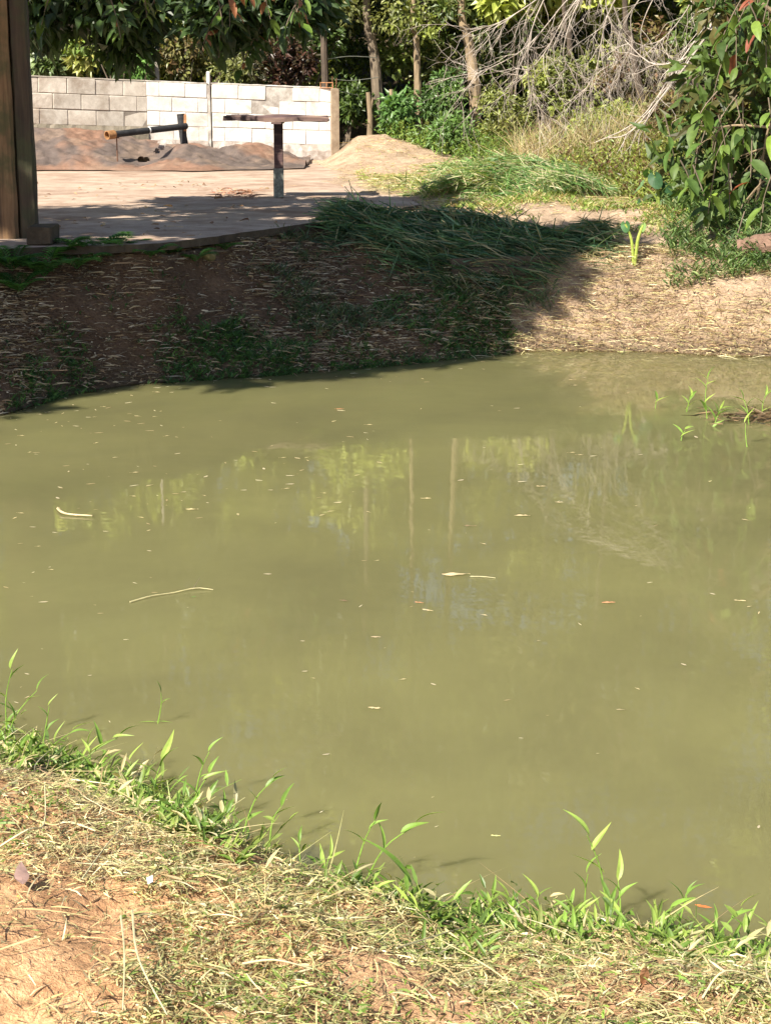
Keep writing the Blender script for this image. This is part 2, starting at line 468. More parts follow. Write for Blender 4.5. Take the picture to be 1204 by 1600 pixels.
def axis(segs):
    out = []
    for a, b_, s in segs:
        out.append(np.arange(a, b_, s))
    out.append([segs[-1][1]])
    return np.concatenate(out)
XS = axis([(-300, -60, 20), (-60, -16, 3), (-16, -4.5, .4), (-4.5, -3.2, .08), (-3.2, 4.2, .04), (4.2, 6, .1), (6, 16, .5), (16, 60, 4), (60, 300, 20)])
YS = axis([(-300, -30, 20), (-30, 1.5, 1.5), (1.5, 2.3, .06), (2.3, 5.2, .022), (5.2, 9.5, .12), (9.5, 13.6, .035), (13.6, 19, .06), (19, 26, .09), (26, 34, .35), (34, 60, 2), (60, 400, 12)])
def grid(xs, ys, zf, cf, keep=None):
    X, Y = np.meshgrid(xs, ys); Z = zf(X, Y)
    V = np.stack([X, Y, Z], -1).reshape(-1, 3); C = cf(X, Y, Z).reshape(-1, 3)
    nx, ny = len(xs), len(ys)
    i = np.arange(nx - 1)[None, :] + nx * np.arange(ny - 1)[:, None]
    F = np.stack([i, i + 1, i + nx + 1, i + nx], -1)
    if keep is not None:
        cxx = (X[:-1, :-1] + X[1:, 1:]) / 2; cyy = (Y[:-1, :-1] + Y[1:, 1:]) / 2
        F = F[keep(cxx, cyy)]
    F = F.reshape(-1, 4)
    b = Batch(); b.add(V, F, C); return b
def lerp(a, b_, t): return a + (b_ - a) * t[..., None]
def ground_col(X, Y, Z):
    ns = lin(X, nsx, nsy); fs = lin(X, fsx, fsy); t = lin(X, tx, ty)
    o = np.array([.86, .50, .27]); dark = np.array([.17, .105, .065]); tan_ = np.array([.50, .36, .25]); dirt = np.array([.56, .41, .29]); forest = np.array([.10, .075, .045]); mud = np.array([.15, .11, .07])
    c = np.broadcast_to(dirt, X.shape + (3,)).copy()
    near = np.clip((ns + 0.6 - Y) / 0.2, 0, 1)
    bank = np.clip((t + .1 - Y) / 0.15, 0, 1)
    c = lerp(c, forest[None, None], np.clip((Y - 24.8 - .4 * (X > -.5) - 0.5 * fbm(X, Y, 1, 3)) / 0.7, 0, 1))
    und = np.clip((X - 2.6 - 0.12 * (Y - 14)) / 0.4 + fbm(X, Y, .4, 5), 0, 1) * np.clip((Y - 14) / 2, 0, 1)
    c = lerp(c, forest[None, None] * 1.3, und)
    grn = np.clip(1.2 - np.abs(Y - 18.2) / 2.2, 0, 1) * np.clip((X + .4) / 0.3, 0, 1) * np.clip(0.6 + 1.6 * fbm(X, Y, .35, 8), 0, 1)
    c = lerp(c, np.array([.30, .28, .12])[None, None], grn * 0.7)
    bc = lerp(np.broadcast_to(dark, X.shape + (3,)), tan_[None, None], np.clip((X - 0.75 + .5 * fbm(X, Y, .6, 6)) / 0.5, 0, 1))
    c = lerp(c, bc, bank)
    wet = np.clip((fs + .22 - Y) / 0.2, 0, 1)
    c = lerp(c, mud[None, None], wet * .8)
    nearc = lerp(np.broadcast_to(o, X.shape + (3,)), np.array([.62, .40, .25])[None, None], np.clip((X + .45 + .5 * fbm(X, Y, .3, 9)) / 0.5, 0, 1) * .6)
    nearc = lerp(nearc, np.array([.17, .11, .07])[None, None], np.clip((Y - ns + 0.28) / 0.25, 0, 1))
    c = lerp(c, nearc, near)
    return c
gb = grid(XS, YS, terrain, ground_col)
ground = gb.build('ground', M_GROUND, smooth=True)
tag(ground, kind='structure')

# ------------------------------------------------------------------ water
wx = axis([(-16.5, -4.5, .4), (-4.5, 4.5, .05), (4.5, 16.5, .4)]); wy = axis([(2.8, 3.2, .1), (3.2, 5.4, .03), (5.4, 9.8, .3), (9.8, 13, .03), (13, 14, .1)])
def water_col(X, Y, Z):
    d = -terrain(X, Y)
    a = np.where(d > 0, 1 - np.exp(-np.maximum(d, 0) / 0.055), 0.0)
    return np.stack([a, a, a], -1)
wb = grid(wx, wy, lambda X, Y: np.zeros_like(X), water_col)
water = wb.build('pond_water', M_WATER)
tag(water, kind='structure')

# ------------------------------------------------------------------ concrete slab
def slab_poly():
    front = [(-260, 402), (60, 386), (160, 384), (250, 380), (330, 370), (380, 363), (440, 355), (500, 346)]
    right = [(545, 338), (600, 329), (655, 320), (640, 309), (600, 300), (560, 288), (545, 276), (520, 262)]
    back = [(480, 252), (400, 250), (300, 252), (200, 253), (50, 253), (-260, 253)]
    return [W(a, b_, z=SLAB_Z) for a, b_ in front + right + back]
import bmesh
def build_slab():
    P = slab_poly()
    # resample with a ragged edge
    pts = []
    for i in range(len(P)):
        a, c = P[i], P[(i + 1) % len(P)]
        n = max(1, int((c - a).length / 0.08)) if i < 16 else 1
        for k in range(n):
            q = a.lerp(c, k / n)
            pts.append((q.x + 0.02 * rng.normal() * (n > 1) * .5, q.y + 0.03 * rng.normal() * (n > 1) * .5))
    bm = bmesh.new()
    top = [bm.verts.new((x, y, SLAB_Z)) for x, y in pts]
    f = bm.faces.new(top)
    r = bmesh.ops.extrude_face_region(bm, geom=[f])
    vv = [e for e in r['geom'] if isinstance(e, bmesh.types.BMVert)]
    for v in vv: v.co.z = SLAB_Z - 0.055
    bmesh.ops.recalc_face_normals(bm, faces=bm.faces)
    bmesh.ops.triangulate(bm, faces=bm.faces)
    me = bpy.data.meshes.new('concrete_slab'); bm.to_mesh(me); bm.free()
    me.materials.append(M_SLAB); me.materials.append(M_SOILSHADE)
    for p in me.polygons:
        if abs(p.normal.z) < .5: p.material_index = 1  # side faces take the shade-darkened material
    o = link('concrete_slab', me); tag(o, kind='structure')
build_slab()

# ------------------------------------------------------------------ block walls
def unit_block(name, l, h, d, mat, seed=0):
    b = Batch(); box(b, (0, 0, 0), (l, d, h), (.5, .5, .5), 0, 0.006, 0.0012)
    return b.mesh(name, mat)
def block_wall(name, A, B, ztopA, ztopB, courses, blen, bh, matb, matm, label, footz, thick=0.14, off=0):
    """courses of hollow blocks from A to B (x, y), top edge sloping from ztopA to ztopB"""
    A2 = Vector((A[0], A[1])); B2 = Vector((B[0], B[1])); L = (B2 - A2).length
    ang = math.atan2(B2.y - A2.y, B2.x - A2.x)
    root = empty(name, (A[0], A[1], min(ztopA, ztopB) - courses * bh), ang)
    tag(root, label, 'wall')
    slope = (ztopB - ztopA) / L
    z0 = root.location.z
    vars_ = [unit_block('block', blen - 0.009, bh - 0.009, thick, matb) for _ in range(5)]
    half = {}
    for i in range(courses):
        s = -((i + off) % 2) * blen / 2 - rng.random() * 0.02
        while s < L - 0.03:
            a, e = max(s, 0), min(s + blen, L)
            w = e - a
            if w > 0.05:
                me = vars_[rng.integers(5)]
                o = link('block', me, root)
                mx = (a + e) / 2
                o.location = (mx, 0.0035 * rng.normal(), (ztopA - z0) - (i + .5) * bh + slope * mx + 0.0015 * rng.normal())
                o.scale = (w / blen, 1, 1)
                o.rotation_euler = (0, -math.atan(slope), 0.004 * rng.normal())
            s += blen
    zt = ztopA - z0
    H = courses * bh
    b = Batch()
    V = []
    for x, top in ((0.0, zt), (L, zt + slope * L)):
        for y in (-thick / 2 + 0.006, thick / 2 - 0.006):
            V += [(x, y, top - H - 0.01), (x, y, top - 0.008)]
    F = [[0, 4, 5, 1], [2, 3, 7, 6], [1, 5, 7, 3], [0, 2, 6, 4], [0, 1, 3, 2], [4, 6, 7, 5]]
    b.add(V, F, (.5, .5, .5)); b.build('mortar', matm, root)
    # rough rendered foot
    b = Batch(); xs = np.linspace(0, L, int(L / 0.06)); zs = np.linspace(0, 1, 6)
    V = []; F = []
    for j, x in enumerate(xs):
        for k, q in enumerate(zs):
            ztop = zt + slope * x - H + 0.01; zb = footz - z0 - 0.3
            V.append((x, -thick / 2 - 0.022 - 0.012 * rng.random() + (0.03 if k == 5 else 0), zb + (ztop - zb) * q + (0.012 * rng.normal() if k in (3, 4) else 0)))
    for j in range(len(xs) - 1):
        for k in range(5):
            a = j * 6 + k; F.append([a, a + 6, a + 7, a + 1])
    b.add(V, F, (.5, .5, .5)); b.build('rendered_foot', M_FOOT if matb is M_BLOCKG else M_WFOOT, root)
    # thin uneven mortar cap
    b = Batch(); n = int(L / 0.09)
    xs = np.linspace(-0.01, L + 0.01, n); V = []; F = []
    for x in xs:
        h = 0.012 + 0.008 * rng.random(); top = zt + slope * x
        V += [(x, -thick / 2 - 0.004, top), (x, -thick / 2 + 0.006, top + h), (x, thick / 2, top + h), (x, thick / 2, top)]
    for j in range(n - 1):
        for k in range(3): F.append([j * 4 + k, j * 4 + 4 + k, j * 4 + 5 + k, j * 4 + 1 + k])
    b.add(V, F, (.5, .5, .5)); b.build('mortar_cap', matm, root)
    return root, ang
M_WFOOT = make_concrete("stained_white_render", (.40, .34, .30), (.66, .60, .56), (.28, .22, .18), 2.5, 0, 0.6, (0.42, 0.6))
cC = W(226, 127, Y=24.5); cL = W(-130, 112, Y=23.0); cM = W(322, 131, Y=24.75); cR = W(516, 138, Y=25.1)
block_wall('block_wall', (cL.x, cL.y), (cC.x, cC.y), cL.z, cC.z, 3, 0.41, 0.213, M_BLOCKG, M_MORTG,
           'low grey concrete block wall behind the tarp, on the left beside the timber post', 1.15)
block_wall('block_wall', (cC.x + .012, cC.y), (cM.x, cM.y), cC.z, cM.z, 4, 0.375, 0.203, M_BLOCKW, M_MORTW,
           'short whitewashed block wall panel between the grey wall and the thin pier', 1.0, off=1)
block_wall('block_wall', (cM.x + .07, cM.y + .005), (cR.x, cR.y), cM.z, cR.z, 4, 0.395, 0.203, M_BLOCKW, M_MORTW,
           'longer whitewashed block wall panel seen behind the plank table', .90)
# pier between the white panels
pier = empty('concrete_pier', (cM.x + .035, cM.y, .85)); tag(pier, 'thin whitewashed pier with rusty bars between the two white wall panels', 'pier')
b = Batch(); box(b, (0, 0, (cM.z - .85) / 2 - .02), (.060, .128, cM.z - .85), bev=.004, jit=.002); b.build('shaft', M_MORTW, pier)
b = Batch(); box(b, (-.005, 0, cM.z - .85 + .07), (.045, .05, .20), bev=.008, jit=.004); b.build('stub', M_BLOCKW, pier)
for dx, h in ((-.07, .10), (.045, .09)):
    b = Batch(); tube(b, [(dx * .45, 0.02, cM.z - .9), (dx, .02, cM.z - .85 + h)], .006, (.5, .5, .5), 6); b.build('rebar', M_RUST, pier)
# end column with a clay brick on top
ec = W(521, 140, Y=25.05)
colr = empty('end_column', (ec.x + .01, ec.y, .85)); tag(colr, 'rough brown concrete column ending the white wall, bare rebar on top', 'column')
b = Batch(); box(b, (0, 0, (ec.z - .85) / 2), (.115, .15, ec.z - .85 + .04), rz=0.2, bev=.008, jit=.004); b.build('shaft', M_BOARD, colr)
for dx, dy, h in ((-.03, -.04, .17), (.025, -.04, .15), (.03, .04, .16), (-.03, .04, .19)):
    b = Batch(); tube(b, [(dx, dy, ec.z - .9), (dx + .004, dy, ec.z - .85 + h)], .006, (.5, .5, .5), 6); b.build('rebar', M_RUST, colr)
bk = empty('clay_brick', (ec.x - .10, ec.y - .0, ec.z + .022 + .04)); tag(bk, 'orange hollow clay brick lying on the end of the white wall', 'brick')
b = Batch()
for zz in (-.036, .036): box(b, (0, 0, zz), (.19, .12, .012), bev=.002)
for xx in (-.09, 0, .09): box(b, (xx, 0, 0), (.012, .118, .062), bev=.001)
b.build('shell', M_TERRA, bk)

# ------------------------------------------------------------------ tarp-covered spoil heap
def tarp():
    x0, x1 = W(-120, 260, z=.95).x, W(470, 256, Y=21.6).x
    xs = np.arange(x0, x1, 0.03); 
    ts = np.linspace(0, 1, 80)
    X, T = np.meshgrid(xs, ts)
    yf = 21.9 + np.interp(X, [-5, -3.2, -1.6, -1.0], [0, 0, .6, .9]) + 0.45 * fbm(X, X * 0, .8, 71, 4)
    yb = np.interp(X, [cL.x, cC.x, cR.x], [cL.y, cC.y, cR.y]) - 0.13
    Y = yf + (yb - yf) * T
    base = SLAB_Z + .015
    zb = np.interp(X, [-5.5, -3.6, -2.4, -1.2], [1.34, 1.28, 1.02, .93])
    Z = base + (zb - base) * T ** 1.1
    def g(px, Y0, sx, sy, h):
        c = W(px, 240, Y=Y0).x
        return h * np.exp(-((X - c) / sx) ** 2 - ((Y - Y0) / sy) ** 2)
    Z += g(110, 23.2, .55, .7, .10) + g(300, 23.4, .38, .55, .13) + g(390, 23.9, .5, .6, .20) - g(225, 23.2, .28, .8, .08)
    Z += 0.10 * fbm(X, Y, .8, 75, 3) * np.clip(T * 4, 0, 1) 
    Z += (0.05 * fbm(X, Y, .22, 83, 3) + .03 * fbm(X, Y, .09, 85, 2)) * np.clip(T * 5, 0, 1)
    fold = np.abs(fbm(X * .8 + Y * .6, Y - X * .3, .55, 77, 3))
    Z += 0.05 * fold * np.clip(T * 6, 0, 1)
    Z = np.where(T < .03, np.minimum(Z, base), Z)
    soil = np.clip((fbm(X, Y * .6, .6, 79, 4) - .04 + 0.5 * (Z - base) - .12 + .25 * np.exp(-((X - W(330, 230, Y=22).x) / .7) ** 2)) * 5, 0, 1)
    C = lerp(np.broadcast_to(np.array([.11, .082, .072]), X.shape + (3,)), np.array([.22, .12, .078])[None, None], soil * .85)
    dust = np.clip(fbm(X, Y, .25, 81, 4) * 3, 0, 1)
    C = lerp(C, np.array([.26, .18, .13])[None, None], dust * .45)
    nx, ny = len(xs), len(ts)
    i = np.arange(nx - 1)[None, :] + nx * np.arange(ny - 1)[:, None]
    F = np.stack([i, i + 1, i + nx + 1, i + nx], -1)
    k = np.zeros(F.shape[:2], bool)
    for px, py, rx, rz in ((252, 226, .055, .10), (243, 237, .04, .06), (222, 250, .10, .05)):
        for yy in (21.5,):
            # find the sheet point seen there
            px_, py_ = X[:-1, :-1], Y[:-1, :-1]
            zz = Z[:-1, :-1]
            dep = py_ * CP - (zz - HC) * SP
            sx = 602 + FPX * px_ / dep; sy = 800 - FPX * (py_ * SP + (zz - HC) * CP) / dep
            k |= (((sx - px) / (rx * 110)) ** 2 + ((sy - py) / (rz * 90)) ** 2 < 1)
    b = Batch()
    b.add(np.stack([X, Y, Z], -1).reshape(-1, 3), F[~k].reshape(-1, 4), C.reshape(-1, 3))
    m, nt, bs, out = mat_new('soil_smeared_tarp')
    at = nt.nodes.new('ShaderNodeAttribute'); at.attribute_name = 'Col'
    n = noise(nt, 12, 6, .7, geoc(nt)); 
    nt.links.new(mix(nt, 1.0, at.outputs['Color'], ramp(nt, n, [(.3, (.7, .7, .7)), (.7, (1.25, 1.22, 1.2))]), 'MULTIPLY'), bs.inputs['Base Color'])
    bs.inputs['Roughness'].default_value = .75
    bump(nt, bs, n, .6, .02)
    o = b.build('tarp', m, smooth=True)
    tag(o, 'soil smeared dark tarp spread over dirt mounds in front of the block wall', 'tarp')
    return X, Y, Z
TX, TY, TZ = tarp()
def tarp_z(x, y):
    d = (TX - x) ** 2 + (TY - y) ** 2
    return float(TZ.ravel()[np.argmin(d.ravel())])

# ------------------------------------------------------------------ table, pipe, post
tb = W(436, 309, z=SLAB_Z)
t = empty('plank_table', (tb.x, tb.y, SLAB_Z), 0.0); tag(t, 'rustic table with a dark plank top on one post, standing on the slab', 'table')
b = Batch(); box(b, (0, 0, .36), (.090, .090, .735), rz=.08, bev=.006, jit=.002)
post = b.build('leg', M_TABLE, t)
b = Batch(); box(b, (0, 0, .145), (.10, .10, .29), rz=.08, bev=.006, jit=.003); b.build('leg_sleeve', M_GPAINT, t)
tw = 155 / (FPX / (tb.y + .2))
for i, (dy, ln, dx, dz) in enumerate(((-.20, tw, 0, 0), (-.065, tw * .94, .02, .006), (.07, tw * .97, -.01, -.002), (.205, tw * .92, .01, .004))):
    b = Batch()
    n = 13; V = []; F = []
    for j in range(n):
        x = -ln / 2 + ln * j / (n - 1)
        h = .046 + .004 * rng.normal(); w = .125 + .004 * rng.normal(); zc = .007 * sin(j * .8 + i) - .004 * (j - 6) / 6
        for (yy, zz) in ((-w / 2, -h / 2), (w / 2, -h / 2), (w / 2, h / 2 - .006), (w / 2 - .01, h / 2), (-w / 2 + .01, h / 2), (-w / 2, h / 2 - .008)):
            V.append((x + dx + .01 * rng.normal() * (j in (0, n - 1)), yy + dy, zz + zc + dz + .765))
    for j in range(n - 1):
        for k in range(6): F.append([j * 6 + k, j * 6 + (k + 1) % 6, j * 6 + 6 + (k + 1) % 6, j * 6 + 6 + k])
    b.add(V, F, (.5, .5, .5))
    for j in (0, n - 1):
        q = V[j * 6:j * 6 + 6]; b.add(q, [[0, k, k + 1] for k in range(1, 5)], (.5, .5, .5))
    b.build('plank', M_TABLE, t)
b = Batch(); box(b, (0, 0, .728), (.10, .52, .028), bev=.003); b.build('batten', M_TABLE, t)

# tarred pipe on a rod and a stump
pa = W(170, 211, Y=22.5); pb = W(291, 197, Y=23.5)
ax = (pb - pa).normalized()
pipe = empty('drain_pipe', pa); tag(pipe, 'black drainpipe with an orange open end lying on a thin rod', 'pipe')
def hollow(b, p0, p1, ro, ri, sides=20):
    d = (p1 - p0).normalized(); s = d.cross(Vector((0, 0, 1))).normalized(); u = s.cross(d)
    V = []; 
    for p in (p0, p1):
        for r in (ro, ri):
            for k in range(sides):
                a = 2 * pi * k / sides; V.append(p + (s * cos(a) + u * sin(a)) * r)
    n = sides; F = []
    for k in range(n):
        q = (k + 1) % n
        F += [[k, q, 2 * n + q, 2 * n + k], [n + k, 3 * n + k, 3 * n + q, n + q], [k, n + k, n + q, q], [2 * n + k, 2 * n + q, 3 * n + q, 3 * n + k]]
    b.add(V, F, (.5, .5, .5))
z0 = Vector((0, 0, 0))
b = Batch(); hollow(b, ax * .05, pb - pa, .043, .037); b.build('barrel', M_LOG, pipe, smooth=False)
b = Batch(); hollow(b, ax * -.03, ax * .09, .058, .047); b.build('socket', M_ORANGE, pipe, smooth=False)
for tt in (.50,):
    b = Batch(); c = (pb - pa) * tt; hollow(b, c, c + ax * .018, .0455, .0432); b.build('pale_band', M_WHITE, pipe)
rp = W(173, 268, Y=21.6); rt = pa + ax * .13
rod = empty('iron_rod', (rt.x, rt.y, tarp_z(rt.x, rt.y) - .05)); tag(rod, 'thin rusty iron rod standing under the open end of the pipe', 'rod')
b = Batch(); tube(b, [(0, 0, 0), (.002, 0, rt.z - rod.location.z - .045)], .008, (.5, .5, .5), 8); b.build('bar', M_RUST, rod)
b = Batch(); tube(b, [(-.03, -.02, rt.z - rod.location.z - .047), (.03, .02, rt.z - rod.location.z - .047)], .007, (.5, .5, .5), 6); b.build('hook', M_RUST, rod)
sp = W(286, 222, Y=23.56)
st = empty('short_post', (sp.x, sp.y, sp.z - .12)); tag(st, 'short charred post leaning by the wall behind the pipe end', 'post')
topz = W(284, 178, Y=23.5).z
b = Batch(); tube(b, [(.03, 0, 0), (.005, 0, .2), (-.02, 0, topz - st.location.z)], [.055, .052, .056], (.5, .5, .5), 10, wob=.05); b.build('stump', M_LOG, st)
b = Batch(); box(b, (.045, -.04, topz - st.location.z - .12), (.03, .03, .22), bev=.004, jit=.004); b.build('clay_sliver', M_TERRA, st)

# thick timber post, left
pp = W(14, 398, z=.74)
post = empty('timber_post', (pp.x - .02, pp.y + .12, .70)); tag(post, 'thick old squared timber post rising at the left edge of the photo', 'post')
def beam(name, dx, dy, w, d, h, rz, mat):
    b = Batch(); n = 24; V = []; F = []
    for j in range(n):
        z = h * j / (n - 1); k = 1 + .012 * rng.normal()
        tap = 1 - .08 * j / (n - 1)
        for (sx, sy) in ((-1, -.8), (-.8, -1), (.8, -1), (1, -.8), (1, .8), (.8, 1), (-.8, 1), (-1, .8)):
            x, y = sx * w / 2 * k * tap, sy * d / 2 * tap
            V.append((dx + x * cos(rz) - y * sin(rz) + .002 * rng.normal(), dy + x * sin(rz) + y * cos(rz) + .002 * rng.normal(), z))
    for j in range(n - 1):
        for k in range(8): F.append([j * 8 + k, j * 8 + (k + 1) % 8, j * 8 + 8 + (k + 1) % 8, j * 8 + 8 + k])
    b.add(V, F, (.5, .5, .5)); b.add(V[-8:], [[0, k, k + 1] for k in range(1, 7)], (.5, .5, .5))
    return b.build(name, mat, post)
beam('main_timber', -.03, 0, .24, .20, 2.9, 0.06, M_POST)
beam('shaded_face', .150, .03, .125, .17, 2.85, 0.10, M_POSTSHADE)  # added timber standing in for the post's shaded right face
# dark footing block behind it
fb = W(72, 360, z=.95)
o = Batch(); box(o, (0, 0, .065), (.17, .3, .13), bev=.01, jit=.004)
o = o.build('concrete_cube', M_SOILSHADE); o.location = (fb.x - .04, fb.y + .1, SLAB_Z); tag(o, 'dark concrete block on the slab just behind the timber post', 'block')  # same darkened material as the slab sides

# ------------------------------------------------------------------ small things on the slab
def bird():
    p = W(87, 262, z=SLAB_Z + .02)
    rt = empty('bird', (p.x, p.y - .05, SLAB_Z), R(150)); tag(rt, 'small white breasted bird with dark wings standing on the slab by the tarp', 'bird')
    def ell(name, c, r, ry, mat, seg=12):
        b = Batch(); V = []; F = []
        for i in range(seg + 1):
            th = pi * i / seg
            for j in range(seg):
                ph = 2 * pi * j / seg
                q = [-cos(th) * r[0], sin(th) * cos(ph) * r[1], sin(th) * sin(ph) * r[2]]
                V.append((c[0] + q[0] * cos(ry) + q[2] * sin(ry), c[1] + q[1], c[2] - q[0] * sin(ry) + q[2] * cos(ry)))
        for i in range(seg):
            for j in range(seg): F.append([i * seg + j, i * seg + (j + 1) % seg, (i + 1) * seg + (j + 1) % seg, (i + 1) * seg + j])
        b.add(V, F, (.5, .5, .5)); return b, mat, name
    b, m, n = ell('body', (0, 0, .075), (.060, .028, .030), R(-42), M_BWHITE)
    b2, _, _ = ell('h', (.036, 0, .125), (.024, .020, .020), 0, M_BWHITE); b.f += [f + b.n for f in b2.f]; b.v += b2.v; b.c += b2.c; b.n += b2.n
    b.build('body', M_BWHITE, rt, True)
    for s in (-1, 1):
        b, m, n = ell('wing', (-.022, s * .023, .07), (.058, .008, .020), R(-32), M_BGREY); b.build('wing', M_BGREY, rt, True)
        b = Batch(); tube(b, [(.0, s * .010, .055), (.004, s * .012, 0)], .0025, (.5, .5, .5), 5); tube(b, [(.004, s * .012, .003), (.024, s * .014, .003)], .002, (.5, .5, .5), 5); b.build('leg', M_BBLACK, rt)
        b, m, n = ell('eye', (.044, s * .017, .129), (.004, .003, .004), 0, M_BBLACK, 6); b.build('eye', M_BBLACK, rt)
    b = Batch(); tube(b, [(.055, 0, .125), (.078, 0, .121)], [.006, .001], (.5, .5, .5), 6); b.build('beak', M_BBLACK, rt)
    b = Batch(); box(b, (-.078, 0, .028), (.075, .022, .006), bev=.002); b.build('tail', M_BBLACK, rt)
bird()

def scatter_strips(name, pts, lo, hi, wlo, whi, cols, up=0.15, segs=3, curl=0.4, lift=0.004, mat=None, label=None, jitc=0.15):
    N = len(pts)
    b = Batch()
    ang = rng.random(N) * 2 * pi
    D = np.stack([np.cos(ang), np.sin(ang), np.abs(rng.normal(size=N)) * up], 1)
    L = lo + (hi - lo) * rng.random(N) ** 1.6
    Wd = wlo + (whi - wlo) * rng.random(N)
    bend = np.stack([rng.normal(size=N) * curl, rng.normal(size=N) * curl, -np.abs(D[:, 2]) * 0.9], 1)
    cols = np.array(cols); C = cols[rng.integers(0, len(cols), N)] * (1 + jitc * rng.normal(size=(N, 1)))
    side = unit(np.cross(D, np.array([0, 0, 1.0]) + rng.normal(size=(N, 3)) * .5))
    P = pts.copy(); P[:, 2] += lift + rng.random(N) * lift * 3
    strips(b, P, D, L, Wd, bend, segs, np.clip(C, .01, .9), side)
    o = b.build(name, mat or M_STRAW)
    if label: tag(o, label, None, None, 'stuff')
    else: tag(o, kind='stuff')
    return o
def on_ground(x, y):
    return np.stack([x, y, terrain(x, y)], 1)

STRAW = [(.56, .44, .22), (.64, .54, .28), (.42, .30, .15), (.66, .58, .36), (.32, .21, .11), (.50, .46, .20)]
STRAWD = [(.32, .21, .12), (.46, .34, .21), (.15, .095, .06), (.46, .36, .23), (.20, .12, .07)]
GREENS = [(.13, .22, .035), (.18, .29, .05), (.24, .33, .07), (.10, .17, .03)]
YGREEN = [(.26, .34, .07), (.33, .38, .11), (.20, .28, .06), (.42, .44, .18)]
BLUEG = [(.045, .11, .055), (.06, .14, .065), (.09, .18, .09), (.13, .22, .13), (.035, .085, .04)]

# near bank: mown straw over orange earth
def near_pts(N, dmin, dmax, dens=None, x0=-1.6, x1=1.6):
    x = x0 + (x1 - x0) * rng.random(N); ns = np.interp(x, nsx, nsy); y = ns - (dmin + (dmax - dmin) * rng.random(N))
    k = np.ones(N, bool)
    if dens is not None: k = rng.random(N) < dens(x, y, ns)
    return x[k], y[k]
def straw_d(x, y, ns):
    bare = np.clip(1.3 - ((x + .70) / .30) ** 2 - ((y - 2.72) / .42) ** 2 + .8 * fbm(x, y, .15, 103, 3), 0, 1)
    return np.clip(.88 + 1.2 * fbm(x, y, .28, 101, 3), .12, 1) * (1 - .86 * bare) * np.clip((ns - y) / .2 + .3, 0, 1)
x, y = near_pts(95000, -.05, 1.9, straw_d)
scatter_strips('cut_straw', on_ground(x, y), .010, .055, .0014, .0042, STRAW + [(.30, .27, .13), (.22, .17, .10), (.36, .36, .16)], .30, 3, .45, .004, jitc=.25, label='dry cut grass strewn over the near orange bank')
x, y = near_pts(30000, .0, 1.9, straw_d, -.5, 1.3)
scatter_strips('trampled_grass', on_ground(x, y), .010, .05, .002, .006, STRAW + YGREEN[2:] + [(.30, .32, .14), (.24, .25, .11), (.18, .24, .07)], .45, 3, .5, .008, M_GRASS, 'trampled half green grass mixed with straw on the right of the near bank', jitc=.2)
x, y = near_pts(1100, 0.05, 1.9, straw_d)
scatter_strips('long_straw', on_ground(x, y), .08, .20, .0018, .004, STRAW, .12, 6, .6, .010, label='long pale straw stems lying across the near bank')
x, y = near_pts(9000, -.02, 1.9, straw_d)
P = on_ground(x, y); P[:, 2] += .03 * rng.random(len(P)) ** 1.5
scatter_strips('raised_straw', P, .02, .09, .0015, .004, STRAW + [(.30, .27, .13), (.20, .13, .09)], .9, 4, .6, .004, jitc=.25, label='loose dry straw sticking up from the near bank')
# short green sprigs between
def green_d(x, y, ns): return np.clip(.36 + 2.0 * fbm(x, y, .22, 111, 3) + .5 * np.clip(1 - (ns - y) / .45, -.4, 1), .04, 1) * np.where(1.5 - ((x + .70) / .30) ** 2 - ((y - 2.72) / .42) ** 2 > .4, .15, 1)
x, y = near_pts(52000, -.04, 1.8, green_d)
scatter_strips('short_grass', on_ground(x, y), .010, .042, .0025, .0065, GREENS + YGREEN + [(.30, .32, .15), (.36, .36, .18)], .6, 3, .3, .006, M_GRASS, 'short green grass sprigs on the near bank')
# leafy tangle right on the shore
def sprigs(b, P, H, nleaf, ll, lw, cols, lean=.35, stemw=.003):
    N = len(P)
    D = np.stack([rng.normal(size=N) * lean, rng.normal(size=N) * lean + .1, np.ones(N)], 1); D = unit(D)
    bend = np.stack([rng.normal(size=N) * .3, rng.normal(size=N) * .3, -np.abs(rng.normal(size=N)) * .25], 1)
    C = np.array(cols)[rng.integers(0, len(cols), N)] * (1 + .15 * rng.normal(size=(N, 1)))
    strips(b, P, D, H, stemw, bend, 5, np.clip(C * 1.2, .01, .8), taper=.5)
    for k in range(nleaf):
        t = (k + .6) / nleaf * (0.95)
        Q = P + D * (H * t)[:, None] + bend * (H * t * t)[:, None]
        a = rng.random(N) * 2 * pi
        LD = unit(np.stack([np.cos(a), np.sin(a), .55 + .8 * rng.random(N)], 1))
        leaves2(b, Q, LD, ll * (.6 + .7 * rng.random(N)), lw * (.7 + .5 * rng.random(N)), np.clip(C * (1 + .12 * rng.normal(size=(N, 1))), .01, .8))
